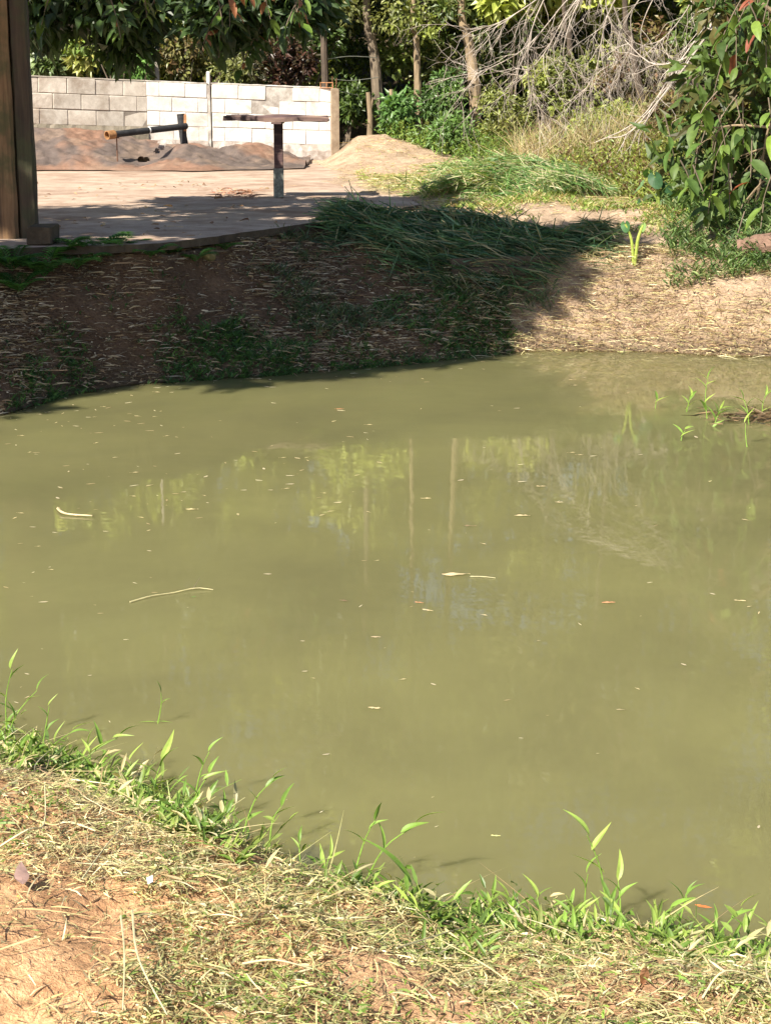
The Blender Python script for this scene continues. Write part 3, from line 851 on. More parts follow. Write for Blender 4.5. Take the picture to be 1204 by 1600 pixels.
def leaves2(b, P, D, L, Wd, col):
    """longer lanceolate leaves, three folds, arching"""
    P = np.asarray(P, float); N = len(P); D = unit(D)
    S = unit(np.cross(D, np.array([0, 0, 1.0]) + .4 * rng.normal(size=(N, 3)))); U = unit(np.cross(S, D))
    V = np.zeros((N, 4, 3, 3))
    droop = (.10 + .25 * rng.random(N))[:, None]
    for i, (t, w) in enumerate(((0, .25), (.28, 1.0), (.62, .8), (1.0, .04))):
        c = P + D * (L * t)[:, None] - np.array([0, 0, 1.0]) * (L[:, None] * droop * t * t)
        V[:, i, 0] = c - S * (Wd * w * .5)[:, None] + U * (Wd * w * .16)[:, None]
        V[:, i, 1] = c
        V[:, i, 2] = c + S * (Wd * w * .5)[:, None] + U * (Wd * w * .16)[:, None]
    base = np.arange(N)[:, None] * 12
    F = []
    for i in range(3):
        for j in range(2):
            a = i * 3 + j; F.append(base + np.array([[a, a + 1, a + 4, a + 3]]))
    b.add(V.reshape(-1, 3), np.concatenate(F), np.repeat(np.broadcast_to(col, (N, 3)), 12, 0))
b = Batch()
x, y = near_pts(5200, -.12, .50, lambda x, y, ns: np.clip(.26 + 2.8 * fbm(x, y, .20, 121, 3) + .25 * (ns - y < .1), .03, 1))
P = on_ground(x, y); P[:, 2] = np.maximum(P[:, 2], -.03)
sprigs(b, P, .025 + .12 * rng.random(len(P)) ** 2.2, 4, .052, .010, GREENS * 2 + YGREEN[:3] + [(.42, .38, .2), (.5, .42, .22)], .8)
o = b.build('shore_grass', M_GRASS); tag(o, 'low leafy grass growing thick along the near water line', None, None, 'stuff')

# the standing shoots one can pick out
LEAF_ME = []
for i in range(4):
    b = Batch()
    V = []; F = []; n = 8
    col = np.array(GREENS[i % 4] if i < 3 else YGREEN[0]) * 1.25
    for j in range(n + 1):
        t = j / n; w = (sin(pi * min(1, t * 1.02) ** .62) * .5 + .03) if t < 1 else 0.0
        w *= .17
        z = .10 * sin(t * 2.4 + i * .5) - .22 * t * t; sw = .05 * sin(t * 3 + i)
        V += [(t, -w + sw, z + w * .4), (t, sw, z), (t, w + sw, z + w * .4)]
    for j in range(n):
        for k in (0, 1): F.append([j * 3 + k, j * 3 + k + 1, j * 3 + k + 4, j * 3 + k + 3])
    b.add(V, F, col); LEAF_ME.append(b.mesh('leaf', M_GRASS))
def basis(d, up=Vector((0, 0, 1)), roll=0.0):
    d = Vector(d).normalized(); s = up.cross(d)
    if s.length < .05: s = Vector((1, 0, 0)).cross(d)
    s.normalize(); u = d.cross(s)
    m = Matrix((d, s, u)).transposed().to_4x4()
    return m @ Matrix.Rotation(roll, 4, 'X')
def shoot(base, tip, label, nl=5, ll=.07, sw=.003, seed=0, z=0.02, lean=0.05, group=None, name='grass_shoot'):
    rr = random.Random(seed)
    p = W(base[0], base[1], z=z); p.z = max(z, tz1(p.x, p.y) - .01) if z > 0 else z
    q = W(tip[0], tip[1], Y=p.y + lean)
    root = empty(name, p); tag(root, label, 'grass', group or 'tall grass shoots along the near shore')
    v = q - p
    mid = v * .5 + Vector((rr.uniform(-.1, .1), rr.uniform(-.1, .1), .05)) * v.length
    pts = spline([Vector((0, 0, -.03)), mid, v * .96], 8)
    b = Batch(); tube(b, pts, np.linspace(sw, sw * .35, 9), np.array(GREENS[1]) * 1.5, 5); b.build('stem', M_GRASS, root)
    side = 1
    for k in range(nl):
        t = (k + 1) / nl; i = min(8, max(1, int(round(t * 8))))
        a = pts[i]; dd = (pts[i] - pts[i - 1]).normalized()
        ld = dd * (1.0 if k < nl - 1 else 1.6) + Vector((side * rr.uniform(.5, 1.1), rr.uniform(-.6, .4), rr.uniform(-.1, .5))) * (1 if k < nl - 1 else .35)
        side = -side
        o = link('leaf', LEAF_ME[rr.randrange(4)], root)
        L = ll * rr.uniform(.8, 1.3)
        o.matrix_local = Matrix.Translation(a) @ basis(ld, roll=rr.uniform(-.8, .8)) @ Matrix.Diagonal((L, L * rr.uniform(.8, 1.2), L, 1))
    return root
SH = [((12, 1160), (20, 1040), 'tall grass shoot at the left edge of the photo, highest up there', 4, .06),
      ((2, 1175), (60, 1075), 'leaning grass shoot at the left edge reaching right over the water', 4, .05),
      ((62, 1175), (78, 1100), 'thin upright grass shoot just right of the left edge cluster', 3, .05),
      ((90, 1215), (188, 1150), 'grass shoot leaning right over the water with broad leaves, far left of the shore', 6, .065),
      ((50, 1200), (118, 1140), 'bushy grass shoot behind the leaning one on the far left shore', 6, .06),
      ((150, 1228), (140, 1165), 'short grass shoot between the leaning shoot and the twin blades on the left', 5, .06),
      ((235, 1250), (255, 1185), 'pair of upright blades standing left of centre in the lower left', 4, .07),
      ((195, 1240), (205, 1188), 'upright broad blade standing at the water left of the twin blades', 3, .07),
      ((300, 1250), (328, 1172), 'slim bare grass shoot with a seed tip by the lower left shore', 3, .05),
      ((285, 1290), (330, 1205), 'grass shoot with one folded leaf below the slim bare one', 4, .06),
      ((375, 1300), (430, 1215), 'arching grass shoot pointing up and right at the lower left shore', 4, .05),
      ((420, 1320), (440, 1258), 'grass shoot with one broad bright leaf right of the arching shoot', 2, .075),
      ((340, 1330), (350, 1265), 'short grass shoot under the arching shoot', 5, .06),
      ((470, 1350), (468, 1315), 'tiny grass shoot in the gap left of the tall centre shoots', 3, .045),
      ((545, 1380), (587, 1278), 'tall grass shoot at the centre of the near shore', 4, .06),
      ((560, 1385), (655, 1285), 'grass shoot leaning far right from the centre tuft with a dark leaf tip', 4, .06),
      ((500, 1385), (515, 1335), 'short bright grass shoot left of the centre tuft', 4, .05),
      ((690, 1478), (642, 1382), 'single broad green blade leaning left over the water', 1, .13),
      ((765, 1470), (770, 1395), 'small leafy grass shoot right of the broad leaning blade', 6, .05),
      ((835, 1475), (838, 1400), 'small leafy grass shoot in the bay of the near shore', 6, .05),
      ((800, 1480), (790, 1400), 'brown tipped grass shoot between two leafy ones in the bay', 5, .045),
      ((952, 1465), (915, 1298), 'tallest grass shoot on the right part of the near shore', 4, .065),
      ((915, 1460), (918, 1362), 'straight grass shoot left of the tallest one on the right', 3, .055),
      ((960, 1470), (965, 1372), 'broad leafed grass shoot right beside the tallest one', 5, .065),
      ((1050, 1475), (1073, 1397), 'grass shoot standing beside the orange floating leaf', 5, .05),
      ((1095, 1510), (1162, 1415), 'leaning grass shoot below the orange floating leaf', 4, .06),
      ((1125, 1500), (1118, 1440), 'short grass shoot right of the orange floating leaf', 3, .05),
      ((1165, 1520), (1170, 1450), 'grass shoot near the right edge of the near shore', 5, .055),
      ((1195, 1520), (1204, 1440), 'grass shoot at the right edge of the photo on the near shore', 5, .055),
      ((990, 1490), (1072, 1400), 'long bowed grass shoot lying over the water on the right', 4, .05)]
for i, (a, c, lab, n, l) in enumerate(SH):
    shoot(a, c, lab, n, l, .0026, i + 3, .02, .03)
# the small plant standing in open water
r_ = shoot((243, 1132), (252, 1080), 'lone grass sprig rising out of the open water on the left', 2, .04, .0025, 70, -.005, 0)
for dx in (-1, 1):
    o = link('leaf', LEAF_ME[1], r_); o.matrix_local = Matrix.Translation((0, 0, .008)) @ basis((dx, .05, .02)) @ Matrix.Diagonal((.055, .03, .02, 1))

# far bank: litter in the shade, straw in the sun, green along the water
def far_pts(N, x0, x1, off0, off1, dens=None):
    x = x0 + (x1 - x0) * rng.random(N); f = np.interp(x, fsx, fsy); y = f + off0 + (off1 - off0) * rng.random(N)
    k = np.ones(N, bool)
    if dens is not None: k = rng.random(N) < dens(x, y, f)
    return x[k], y[k]
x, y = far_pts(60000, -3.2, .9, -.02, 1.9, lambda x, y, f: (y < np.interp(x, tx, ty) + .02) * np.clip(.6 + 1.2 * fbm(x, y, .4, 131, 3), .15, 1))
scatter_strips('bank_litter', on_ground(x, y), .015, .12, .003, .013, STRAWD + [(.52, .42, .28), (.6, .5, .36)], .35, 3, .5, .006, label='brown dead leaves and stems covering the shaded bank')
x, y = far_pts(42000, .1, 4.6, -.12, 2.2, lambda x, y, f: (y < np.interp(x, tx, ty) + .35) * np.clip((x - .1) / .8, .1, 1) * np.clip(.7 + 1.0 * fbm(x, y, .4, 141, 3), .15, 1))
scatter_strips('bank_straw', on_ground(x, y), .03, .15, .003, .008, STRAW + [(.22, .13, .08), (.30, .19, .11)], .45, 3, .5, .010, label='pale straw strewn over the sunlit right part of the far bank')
b = Batch()
x, y = far_pts(9000, -2.8, .95, -.10, .75, lambda x, y, f: np.clip(.35 + 1.9 * fbm(x, y, .35, 151, 3) + .2 * (x > -1) - .9 * (y - f), .02, 1))
P = on_ground(x, y); P[:, 2] = np.maximum(P[:, 2], -.02)
sprigs(b, P, .02 + .07 * rng.random(len(P)) ** 1.5, 4, .055, .009, [(.05, .12, .03), (.07, .16, .04), (.04, .09, .03), (.10, .2, .05)], .6, .004)
o = b.build('bank_grass', M_GRASS); tag(o, 'dark green grass along the foot of the shaded far bank', None, None, 'stuff')
b = Batch()
x, y = far_pts(9000, -1.1, 1.3, .3, 2.0, lambda x, y, f: np.clip(.2 + 1.6 * fbm(x, y, .4, 152, 3), .02, 1))
P = on_ground(x, y)
k = y < np.interp(x, tx, ty) + .05; P = P[k]
sprigs(b, P, .04 + .07 * rng.random(len(P)), 3, .08, .009, [(.06, .11, .045), (.10, .15, .07), (.16, .17, .09)], .9, .004)
o = b.build('slope_grass', M_GRASS); tag(o, 'thin grass growing down the middle of the far bank', None, None, 'stuff')

# mown lawn behind
def box_pts(N, pxs, ys, dens=None):
    """points between two pixel columns over a range of distances"""
    y = ys[0] + (ys[1] - ys[0]) * rng.random(N); x = (pxs[0] - 602 + (pxs[1] - pxs[0]) * rng.random(N)) / FPX * y
    k = np.ones(N, bool)
    if dens is not None: k = rng.random(N) < dens(x, y)
    return x[k], y[k]
x, y = box_pts(52000, (505, 1100), (15.5, 24), lambda x, y: np.clip(.62 + 2.0 * fbm(x, y, .7, 161, 3) - .5 * np.clip(np.abs(y - 18.5) - 3, 0, 2), .04, 1) * (x > np.interp(y, [15, 16.5, 18, 20, 23], [.6, .4, -.1, -.35, -.4])))
scatter_strips('mown_grass', on_ground(x, y), .03, .09, .005, .012, YGREEN + STRAW[:3], .9, 3, .4, .004, M_GRASS, 'sunlit short yellow green grass behind the cut heaps')
x, y = box_pts(26000, (400, 1250), (13.6, 25), lambda x, y: np.clip(.4 + 1.6 * fbm(x, y, .8, 171, 3), .03, 1) * (x > np.interp(y, [13, 15, 16.5, 18, 20, 23], [-.3, .1, .2, -.2, -.6, -.6])))
scatter_strips('strewn_straw', on_ground(x, y), .04, .16, .004, .009, STRAW, .25, 3, .5, .006, label='straw scattered over the earth between the heaps and the forest')
# leaf litter on the slab
N = 420
x, y = box_pts(N, (40, 620), (12.0, 19.5), lambda x, y: np.clip(.3 + 2.4 * fbm(x, y, .8, 181, 3), .0, 1))
P = np.stack([x, y, np.full_like(x, SLAB_Z)], 1)
k = np.array([(yy > np.interp(xx, tx, ty) + .1) and (xx < .2) for xx, yy in zip(x, y)]); P = P[k]
scatter_strips('fallen_leaves', P, .03, .12, .012, .035, [(.26, .15, .08), (.36, .24, .13), (.18, .10, .06), (.45, .32, .2)], .3, 3, .4, .006, label='brown dead leaves and crumbs scattered on the slab')
x, y = box_pts(120, (335, 400), (16.3, 17.8)); P = np.stack([x, y, np.full_like(x, SLAB_Z)], 1)
scatter_strips('bark_scraps', P, .04, .16, .010, .03, [(.26, .12, .08), (.40, .22, .14)], .25, 3, .4, .008, label='reddish scraps of dead leaf lying left of the table post')

# heaps of long cut grass
def heap(name, label, paths, n, L0, L1, w, cols, h, spread, seed, zoff=0.0):
    b = Batch()
    allP = []; allD = []
    for (pts, wt) in paths:
        m = int(n * wt)
        t = rng.random(m); i = np.minimum((t * (len(pts) - 1)).astype(int), len(pts) - 2); f = t * (len(pts) - 1) - i
        A = np.array([list(p) for p in pts]); Q = A[i] * (1 - f)[:, None] + A[i + 1] * f[:, None]
        D = unit(A[i + 1] - A[i])
        s = rng.normal(size=m) * spread
        side = np.stack([-D[:, 1], D[:, 0], np.zeros(m)], 1)
        Q[:, :2] += side[:, :2] * s[:, None] + rng.normal(size=(m, 2)) * .04
        g = terrain(Q[:, 0], Q[:, 1])
        env = h * np.exp(-(s / (spread * 1.3)) ** 2) * (.75 + .5 * (vnoise(Q[:, 0], Q[:, 1], .35, seed) + .5))
        Q[:, 2] = g + env * (1 - .55 * rng.random(m) ** 2) + zoff
        D = D + rng.normal(size=(m, 3)) * np.array([.60, .60, .22]); 
        D[:, 2] += .10
        allP.append(Q); allD.append(D)
    P = np.concatenate(allP); D = unit(np.concatenate(allD)); N = len(P)
    L = L0 + (L1 - L0) * rng.random(N)
    P = P - D * (L * .4)[:, None]
    P[:, 2] = np.maximum(P[:, 2], terrain(P[:, 0], P[:, 1]) + .01)
    bend = np.stack([rng.normal(size=N) * .12, rng.normal(size=N) * .12, -.18 - .22 * rng.random(N)], 1)
    cc = np.array(cols); C = cc[rng.integers(0, len(cc), N)] * (1 + .2 * rng.normal(size=(N, 1)))
    side = unit(np.cross(D, np.array([0, 0, 1.0]) + .7 * rng.normal(size=(N, 3))))
    strips(b, P, D, L, w * (.6 + .8 * rng.random(N)), bend, 5, np.clip(C, .01, .8), side, taper=.95)
    o = b.build(name, M_GRASS); tag(o, label, 'grass heap', None, 'stuff'); return o
def gp(px, py, z): return G(px, py, .06)
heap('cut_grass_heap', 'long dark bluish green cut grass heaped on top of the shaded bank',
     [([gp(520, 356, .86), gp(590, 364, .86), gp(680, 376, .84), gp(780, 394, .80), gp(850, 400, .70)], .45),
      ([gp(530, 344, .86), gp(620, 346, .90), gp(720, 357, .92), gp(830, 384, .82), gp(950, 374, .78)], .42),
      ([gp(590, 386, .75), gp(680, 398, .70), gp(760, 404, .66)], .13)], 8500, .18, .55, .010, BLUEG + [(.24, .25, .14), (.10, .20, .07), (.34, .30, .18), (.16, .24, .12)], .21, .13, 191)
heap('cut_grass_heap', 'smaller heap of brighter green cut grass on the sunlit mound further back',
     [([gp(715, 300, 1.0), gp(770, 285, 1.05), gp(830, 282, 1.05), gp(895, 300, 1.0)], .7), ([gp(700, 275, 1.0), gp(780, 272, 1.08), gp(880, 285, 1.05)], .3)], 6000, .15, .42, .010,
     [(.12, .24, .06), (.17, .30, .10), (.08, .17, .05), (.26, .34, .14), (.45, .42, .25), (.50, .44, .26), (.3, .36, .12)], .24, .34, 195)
# board at the foot of the heap
pb0 = G(706, 432); pb1 = G(850, 424)
bd = empty('plank_edging', (pb0.x, pb0.y - .03, max(pb0.z, pb1.z) + .01), math.atan2(pb1.y - pb0.y, pb1.x - pb0.x)); tag(bd, 'dark wooden planks on edge below the big grass heap', 'planks')
Lb = (pb1 - pb0).length + .05
for dz, dy, ll in ((.0, 0, Lb * .92), (.075, .035, Lb)):
    b = Batch(); box(b, (ll / 2, dy, dz), (ll, .03, .068), bev=.005, jit=.004); b.build('plank', M_BARKD, bd)

# ------------------------------------------------------------------ floating bits on the pond
def flat_leaf(col, rag=0.0, n=7, asp=.34):
    b = Batch(); V = []; F = []
    for j in range(n + 1):
        t = j / n; w = asp * .5 * sin(pi * min(.985, t + .015) ** .8) * (1 + rag * rng.normal())
        V += [(t - .5, -w, .04 * rng.random()), (t - .5, 0, .02), (t - .5, w, .05 * rng.random())]
    for j in range(n):
        for k in (0, 1): F.append([j * 3 + k, j * 3 + k + 1, j * 3 + k + 4, j * 3 + k + 3])
    b.add(V, F, col); return b
def floater(name, px, py, L, ang, b, label, group=None, cat='leaf', z=.004):
    p = W(px, py, z=0)
    o = b.build(name, M_STRAW) if isinstance(b, Batch) else link(name, b)
    o.location = (p.x, p.y, z); o.rotation_euler = (0, 0, R(ang)); o.scale = (L, L, L)
    tag(o, label, cat, group); return o
TANL = (.58, .46, .27)
def curl_straw(col, pts, w):
    b = Batch(); tube(b, spline([Vector(p) for p in pts], 10), [w * 1.2, w * .5], col, 5); return b
p = W(112, 806, z=0)
o = curl_straw(TANL, [(-.08, .10, .01), (-.055, .035, .012), (-.01, .0, .008), (.10, -.028, .008)], .0065).build('floating_husk', M_STRAW)
o.location = p; tag(o, 'curled pale husk floating far left, largest straw on the pond', 'husk')
floater('floating_leaf', 712, 899, .115, 8, flat_leaf(TANL, .1, asp=.3), 'pale folded leaf floating just right of the middle of the pond')
p = W(742, 902, z=0); o = curl_straw((.4, .36, .2), [(-.02, 0, .003), (.03, -.005, .004), (.08, -.02, .003)], .003).build('floating_straw', M_STRAW); o.location = p; tag(o, 'thin straw trailing right from the pale folded floating leaf', 'straw')
for px, py, L, a, c, lab in ((655, 943, .05, -20, (.55, .24, .12), 'small reddish floating leaf below the pale folded one'),
                             (668, 955, .06, -25, TANL, 'pale floating sliver touching the small reddish leaf'),
                             (950, 943, .07, 5, (.55, .26, .14), 'reddish brown leaf floating right of the pond centre'),
                             (1098, 1419, .055, -20, (.72, .20, .06), 'bright orange leaf floating by the lower right shore'),
                             (1155, 940, .06, -15, TANL, 'pale leaf floating near the right edge of the pond'),
                             (1170, 949, .03, 25, TANL, 'little pale leaf just below the one near the right edge'),
                             (774, 1308, .035, -10, (.62, .60, .25), 'yellow speck of leaf floating low in the middle right of the pond'),
                             (665, 780, .07, -5, TANL, 'pale leaf floating at the upper middle of the pond'),
                             (733, 823, .08, -4, (.25, .17, .10), 'brown leaf floating above the pale folded one'),
                             (300, 797, .08, 0, TANL, 'pale strip floating at upper left of the pond'),
                             (815, 807, .10, -4, TANL, 'long pale strip floating at the upper middle right'),
                             (874, 786, .06, -3, TANL, 'short pale strip floating above the long pale one'),
                             (845, 761, .07, -3, TANL, 'pale strip floating highest of three right of the centre'),
                             (530, 640, .08, 0, (.55, .22, .10), 'orange leaf floating near the far shore left of centre'),
                             (586, 1108, .06, -8, TANL, 'pale leaf floating below the centre of the pond'),
                             (587, 997, .05, -5, (.45, .34, .22), 'brown crumpled leaf floating at the pond centre'),
                             (537, 940, .055, -25, (.22, .14, .09), 'dark brown leaf floating left of the small reddish one'),
                             (303, 934, .03, 30, (.10, .22, .05), 'small green leaf floating beside the broken straw twig')):
    floater('floating_leaf', px, py, L * .75, a, flat_leaf(c, .2, asp=.25), lab)
p = W(262, 930, z=0)
o = curl_straw((.50, .44, .24), [(-.13, -.10, .004), (-.06, -.03, .006), (.02, .02, .004), (.10, .07, .008), (.17, .06, .004)], .0032)
tube(o, [(.09, .06, .005), (.11, .14, .03)], [.002, .001], (.2, .16, .1), 4)
o = o.build('floating_twig', M_STRAW); o.location = p; tag(o, 'broken straw twig floating at a slant on the left of the pond', 'twig')
fb_mesh = [flat_leaf(c, .15, 3, a).mesh('fleck', M_STRAW) for c, a in ((TANL, .16), ((.62, .54, .38), .12), ((.42, .34, .2), .3), ((.5, .42, .3), .35), ((.3, .22, .12), .25))]
SHX = [q[0] for q in SHORE_FAR]; SHY = [q[1] for q in SHORE_FAR]
for i in range(280):
    px = rng.uniform(5, 1200); py = 590 + 760 * rng.random() ** 1.9
    if 110 <= i < 150: px = rng.uniform(5, 760); py = np.interp(px, SHX, SHY) + 6 + 26 * rng.random() ** 2
    if i < 110: px = rng.uniform(5, 600); py = rng.uniform(640, 820)
    if i < 22: px = rng.uniform(5, 260); py = rng.uniform(640, 980)
    p = W(px, py, z=0)
    if tz1(p.x, p.y) > -.04: continue
    o = link('floating_fleck', fb_mesh[rng.integers(5)]); L = rng.uniform(.012, .055) * min(1, p.y / 9)
    o.location = (p.x, p.y, .004); o.rotation_euler = (0, 0, rng.normal() * .7); o.scale = (L, L, L)
    tag(o, 'tiny pale fleck of straw or leaf floating on the murky pond', 'fleck', 'tiny flecks floating on the pond')

# near bank odds and ends
g = G(37, 1380); b = flat_leaf((.34, .22, .19), .05, asp=.36)
o = b.build('dead_leaf', M_STRAW); o.location = g + Vector((0, -.01, .022)); o.scale = (.08,) * 3; o.rotation_euler = (.1, -.15, R(103)); tag(o, 'mauve brown dead leaf on bare orange earth at the left edge', 'leaf')
g = G(1004, 1560); o = flat_leaf((.50, .25, .15), .05, asp=.2).build('dead_leaf', M_STRAW); o.location = g + Vector((0, 0, .03)); o.scale = (.09,) * 3; o.rotation_euler = (0, .9, R(85)); tag(o, 'narrow reddish dead leaf standing in the straw at the lower right', 'leaf')
g = G(232, 1408); b = Batch(); b.add([(0, 0, 0), (.010, .002, .004), (.008, .016, .012), (-.004, .012, .008)], [[0, 1, 2], [0, 2, 3]], (.8, .8, .8)); o = b.build('paper_scrap', M_WHITE); o.location = g + Vector((0, 0, .03)); tag(o, 'tiny white scrap caught in the straw on the left near bank', 'scrap')
for (pts, lab, w) in (([(190, 1450), (196, 1520), (193, 1600)], 'long straight straw stalk running down the lower left', .0035),
                      ([(208, 1440), (218, 1530), (262, 1600)], 'long curved straw stalk beside the straight one in the lower left', .004),
                      ([(130, 1388), (178, 1335), (228, 1278)], 'slanting straw stalk above the left dead leaf and bare earth', .003),
                      ([(0, 1335), (45, 1325), (70, 1300), (72, 1256)], 'thick pale straw stalk bent upward at the left edge', .0045),
                      ([(380, 1520), (430, 1528), (488, 1530)], 'short thick pale straw stalk at the bottom middle left', .005),
                      ([(1095, 1585), (1130, 1560), (1200, 1548)], 'pale straw stalk at the lower right corner', .0035),
                      ([(620, 1500), (720, 1475), (800, 1440)], 'straw stalk rising right on the near shore right of the centre', .003)):
    q = [G(a, c, .02) for a, c in pts]; o0 = q[0].copy()
    pts3 = [v - o0 + Vector((0, 0, .015 + .02 * (i % 2))) for i, v in enumerate(q)]
    b = Batch(); tube(b, spline(pts3, 12), [w * .6, w * .28], (.62, .55, .33), 5); o = b.build('straw_stalk', M_STRAW); o.location = o0; tag(o, lab, 'straw')

# spit of half drowned debris at the right
p = W(1175, 655, z=0)
b = Batch(); N = 500
P = np.stack([p.x + .16 + .20 * rng.normal(size=N), p.y + .10 * rng.normal(size=N), .005 + .03 * rng.random(N)], 1)
a = rng.random(N) * 2 * pi; D = np.stack([np.cos(a), np.sin(a) * .5, .15 * rng.normal(size=N)], 1)
strips(b, P, D, .04 + .10 * rng.random(N), .007, np.zeros((N, 3)), 3, np.clip(np.array([.13, .085, .045]) * (1 + .4 * rng.normal(size=(N, 1))), .02, .5))
o = b.build('drowned_debris', M_STRAW); tag(o, 'reddish brown mat of dead stems half sunk near the right edge', 'debris', None, 'stuff')
for a, c, lab, n in (((1105, 655), (1105, 590), 'tallest shoot growing out of the shallow water at the right', 7), ((1112, 668), (1125, 640), 'low bright shoot at the foot of the tallest one in the shallows', 6),
                     ((1070, 645), (1078, 620), 'small shoot in the shallow water left of the tallest one', 4), ((1170, 665), (1160, 622), 'shoot in the reddish debris at the right edge', 5),
                     ((1190, 650), (1195, 618), 'forked shoot by the right edge above the reddish debris', 4), ((1168, 700), (1164, 660), 'thin bare shoot below the reddish debris', 1), ((1062, 690), (1070, 672), 'small shoot lowest in the shallows at the right', 3), ((1022, 640), (1025, 625), 'tiny shoot farthest left in the right hand shallows', 2)):
    shoot(a, c, lab, n, .085, .0032, 200 + a[0], -.004, .05, 'shoots growing in the right hand shallows', 'water_shoot')

# ------------------------------------------------------------------ forest
def crown(b, clumps, per, ll, lw, cols, sun=None, squash=1.0, shell=.55, droop=.3):
    cols = np.array(cols)
    for (c, r_) in clumps:
        n = int(per)
        d = unit(rng.normal(size=(n, 3))); rad = r_ * (shell + (1 - shell) * rng.random(n)) ** .9
        P = np.array(c) + d * rad[:, None] * np.array([1, 1, squash])
        D = d + rng.normal(size=(n, 3)) * .8; D[:, 2] -= droop
        cc = cols[rng.integers(0, len(cols))] * .6 + cols[rng.integers(0, len(cols), n)] * .4
        cc = cc * (1 + .22 * rng.normal(size=(n, 1)))
        leaves(b, P, D, ll * (.6 + .8 * rng.random(n)), lw * (.7 + .6 * rng.random(n)), np.clip(cc, .008, .7), nrm=d * .6 + np.array([-.45, -.55, .8]) + rng.normal(size=(n, 3)) * .45)
def gaps(cl):
    """leave two openings in the canopy where the sky shows through (mirrored in the pond)"""
    out = []
    for c, r_ in cl:
        y = c[1]
        if math.hypot(c[0] + .062 * y, c[2] - (y - 4.56) * .416) < .55 + r_: continue
        if math.hypot(c[0] - .105 * y, c[2] - (y - 4.04) * .464) < .25 + r_: continue
        out.append((c, r_))
    return out
def ell_clumps(n, c, r3, cr):
    out = []
    for _ in range(n):
        d = rng.normal(size=3); d /= np.linalg.norm(d); k = rng.random() ** .4
        out.append((np.array(c) + d * np.array(r3) * k, cr * (.6 + .7 * rng.random())))
    return out
FG = [(.07, .115, .025), (.095, .15, .03), (.05, .085, .02), (.14, .19, .04), (.075, .10, .03)]
FY = [(.24, .29, .05), (.32, .34, .07), (.15, .20, .04), (.20, .24, .05)]
FB = [(.12, .06, .03), (.17, .09, .045), (.09, .05, .03), (.2, .13, .06)]
FO = [(.14, .16, .045), (.20, .21, .06), (.10, .11, .035), (.25, .25, .08)]

# the far wood that reads as one mass, growing up the hillside
b = Batch()
cl = []
for i in range(340):
    y = rng.uniform(30, 42); x = rng.uniform(-15, 15); top = 3.5 + 10 * rng.random() ** .8
    cl.append(((x, y, tz1(x, y) + rng.random() * top), rng.uniform(.5, 1.2)))
crown(b, gaps(cl), 210, .22, .12, FG + FO + FY[2:], shell=.3)
cl = []
for i in range(260):
    y = rng.uniform(28.0, 31); x = rng.uniform(-7.5, 8); cl.append(((x, y, tz1(x, y) + rng.uniform(-.1, 3.0)), rng.uniform(.25, .6)))
crown(b, cl, 230, .13, .06, FG + FO + FY[:3], shell=.2)
cl = []
for i in range(230):
    y = rng.uniform(28.5, 33); x = rng.uniform(-12, 12); cl.append(((x, y, rng.uniform(3.5, 15.5)), rng.uniform(.45, 1.0)))
crown(b, gaps(cl), 150, .26, .14, FG + FO + FY, shell=.2)
cl = []
for i in range(250):
    cl.append(((rng.uniform(-8, 9), rng.uniform(26.6, 28.6), 3.2 + 9 * rng.random() ** 1.2), rng.uniform(.2, .55)))
crown(b, gaps(cl), 150, .22, .13, [(.46, .52, .10), (.36, .42, .08), (.54, .56, .16)], shell=.5)  # unseen pale clumps; sunlit brightness put into leaf colour for the pond reflections
o = b.build('woodland', M_LEAF); tag(o, 'dense dark green wood filling the hillside behind everything', None, None, 'stuff')

def tree(px_pts, Y, r0, r1, bark, label, crown_z=(4, 11), cr=2.0, cols=FG, low=None, group='slender trees behind the wall and the lawn'):
    pts = [W(a, c, Y=Y) for a, c in px_pts]
    base = Vector((pts[0].x, Y, tz1(pts[0].x, Y) - .1))
    rt_ = empty('slender_tree', base); tag(rt_, label, 'tree', group)
    d = (pts[-1] - pts[-2]).normalized(); d = (d + Vector((0, 0, 1.5))).normalized()
    top = pts[-1] + d * (crown_z[1] - pts[-1].z)
    ps = [v - base for v in [base] + pts[1:] + [pts[-1].lerp(top, .5) + Vector((.15, .1, 0)), top]]
    b = Batch(); tube(b, spline(ps, 26), [r0, r1 * .4], (.5, .5, .5), 9, wob=.05)
    for k in range(7):
        t = rng.uniform(.4, .95); s = base + (top - base) * t; z = s.z - base.z
        s = Vector(ps[0]).lerp(ps[-1], t) if t > .6 else (ps[-2].lerp(ps[-1], rng.random()))
        e = s + Vector((rng.normal(), rng.normal(), .6)).normalized() * rng.uniform(.8, cr)
        tube(b, spline([s, s.lerp(e, .5) + Vector((0, 0, .15)), e], 6), [r1 * .45, .01], (.5, .5, .5), 5)
    b.build('trunk', bark, rt_)
    b = Batch()
    c = (ps[-1] + ps[-2]) / 2
    crown(b, ell_clumps(26, c, (cr, cr, (crown_z[1] - crown_z[0]) / 2), .65), 120, .17, .09, cols, shell=.3)
    if low:
        for a_, c_, Yd, rr_, n_ in low:
            q = W(a_, c_, Y=Y + Yd) - base; crown(b, [(np.array(q), rr_)], n_, .10, .045, cols, shell=.15)
    b.build('crown', M_LEAF, rt_)
    return rt_
tree([(592, 200), (588, 120), (580, 60), (572, 0)], 27.0, .10, .075, M_BARK, 'dark leaning slender tree just right of the wires beyond the wall end', cols=FO, low=[(545, 10, -.3, .35, 160), (600, 25, -.2, .3, 120)])
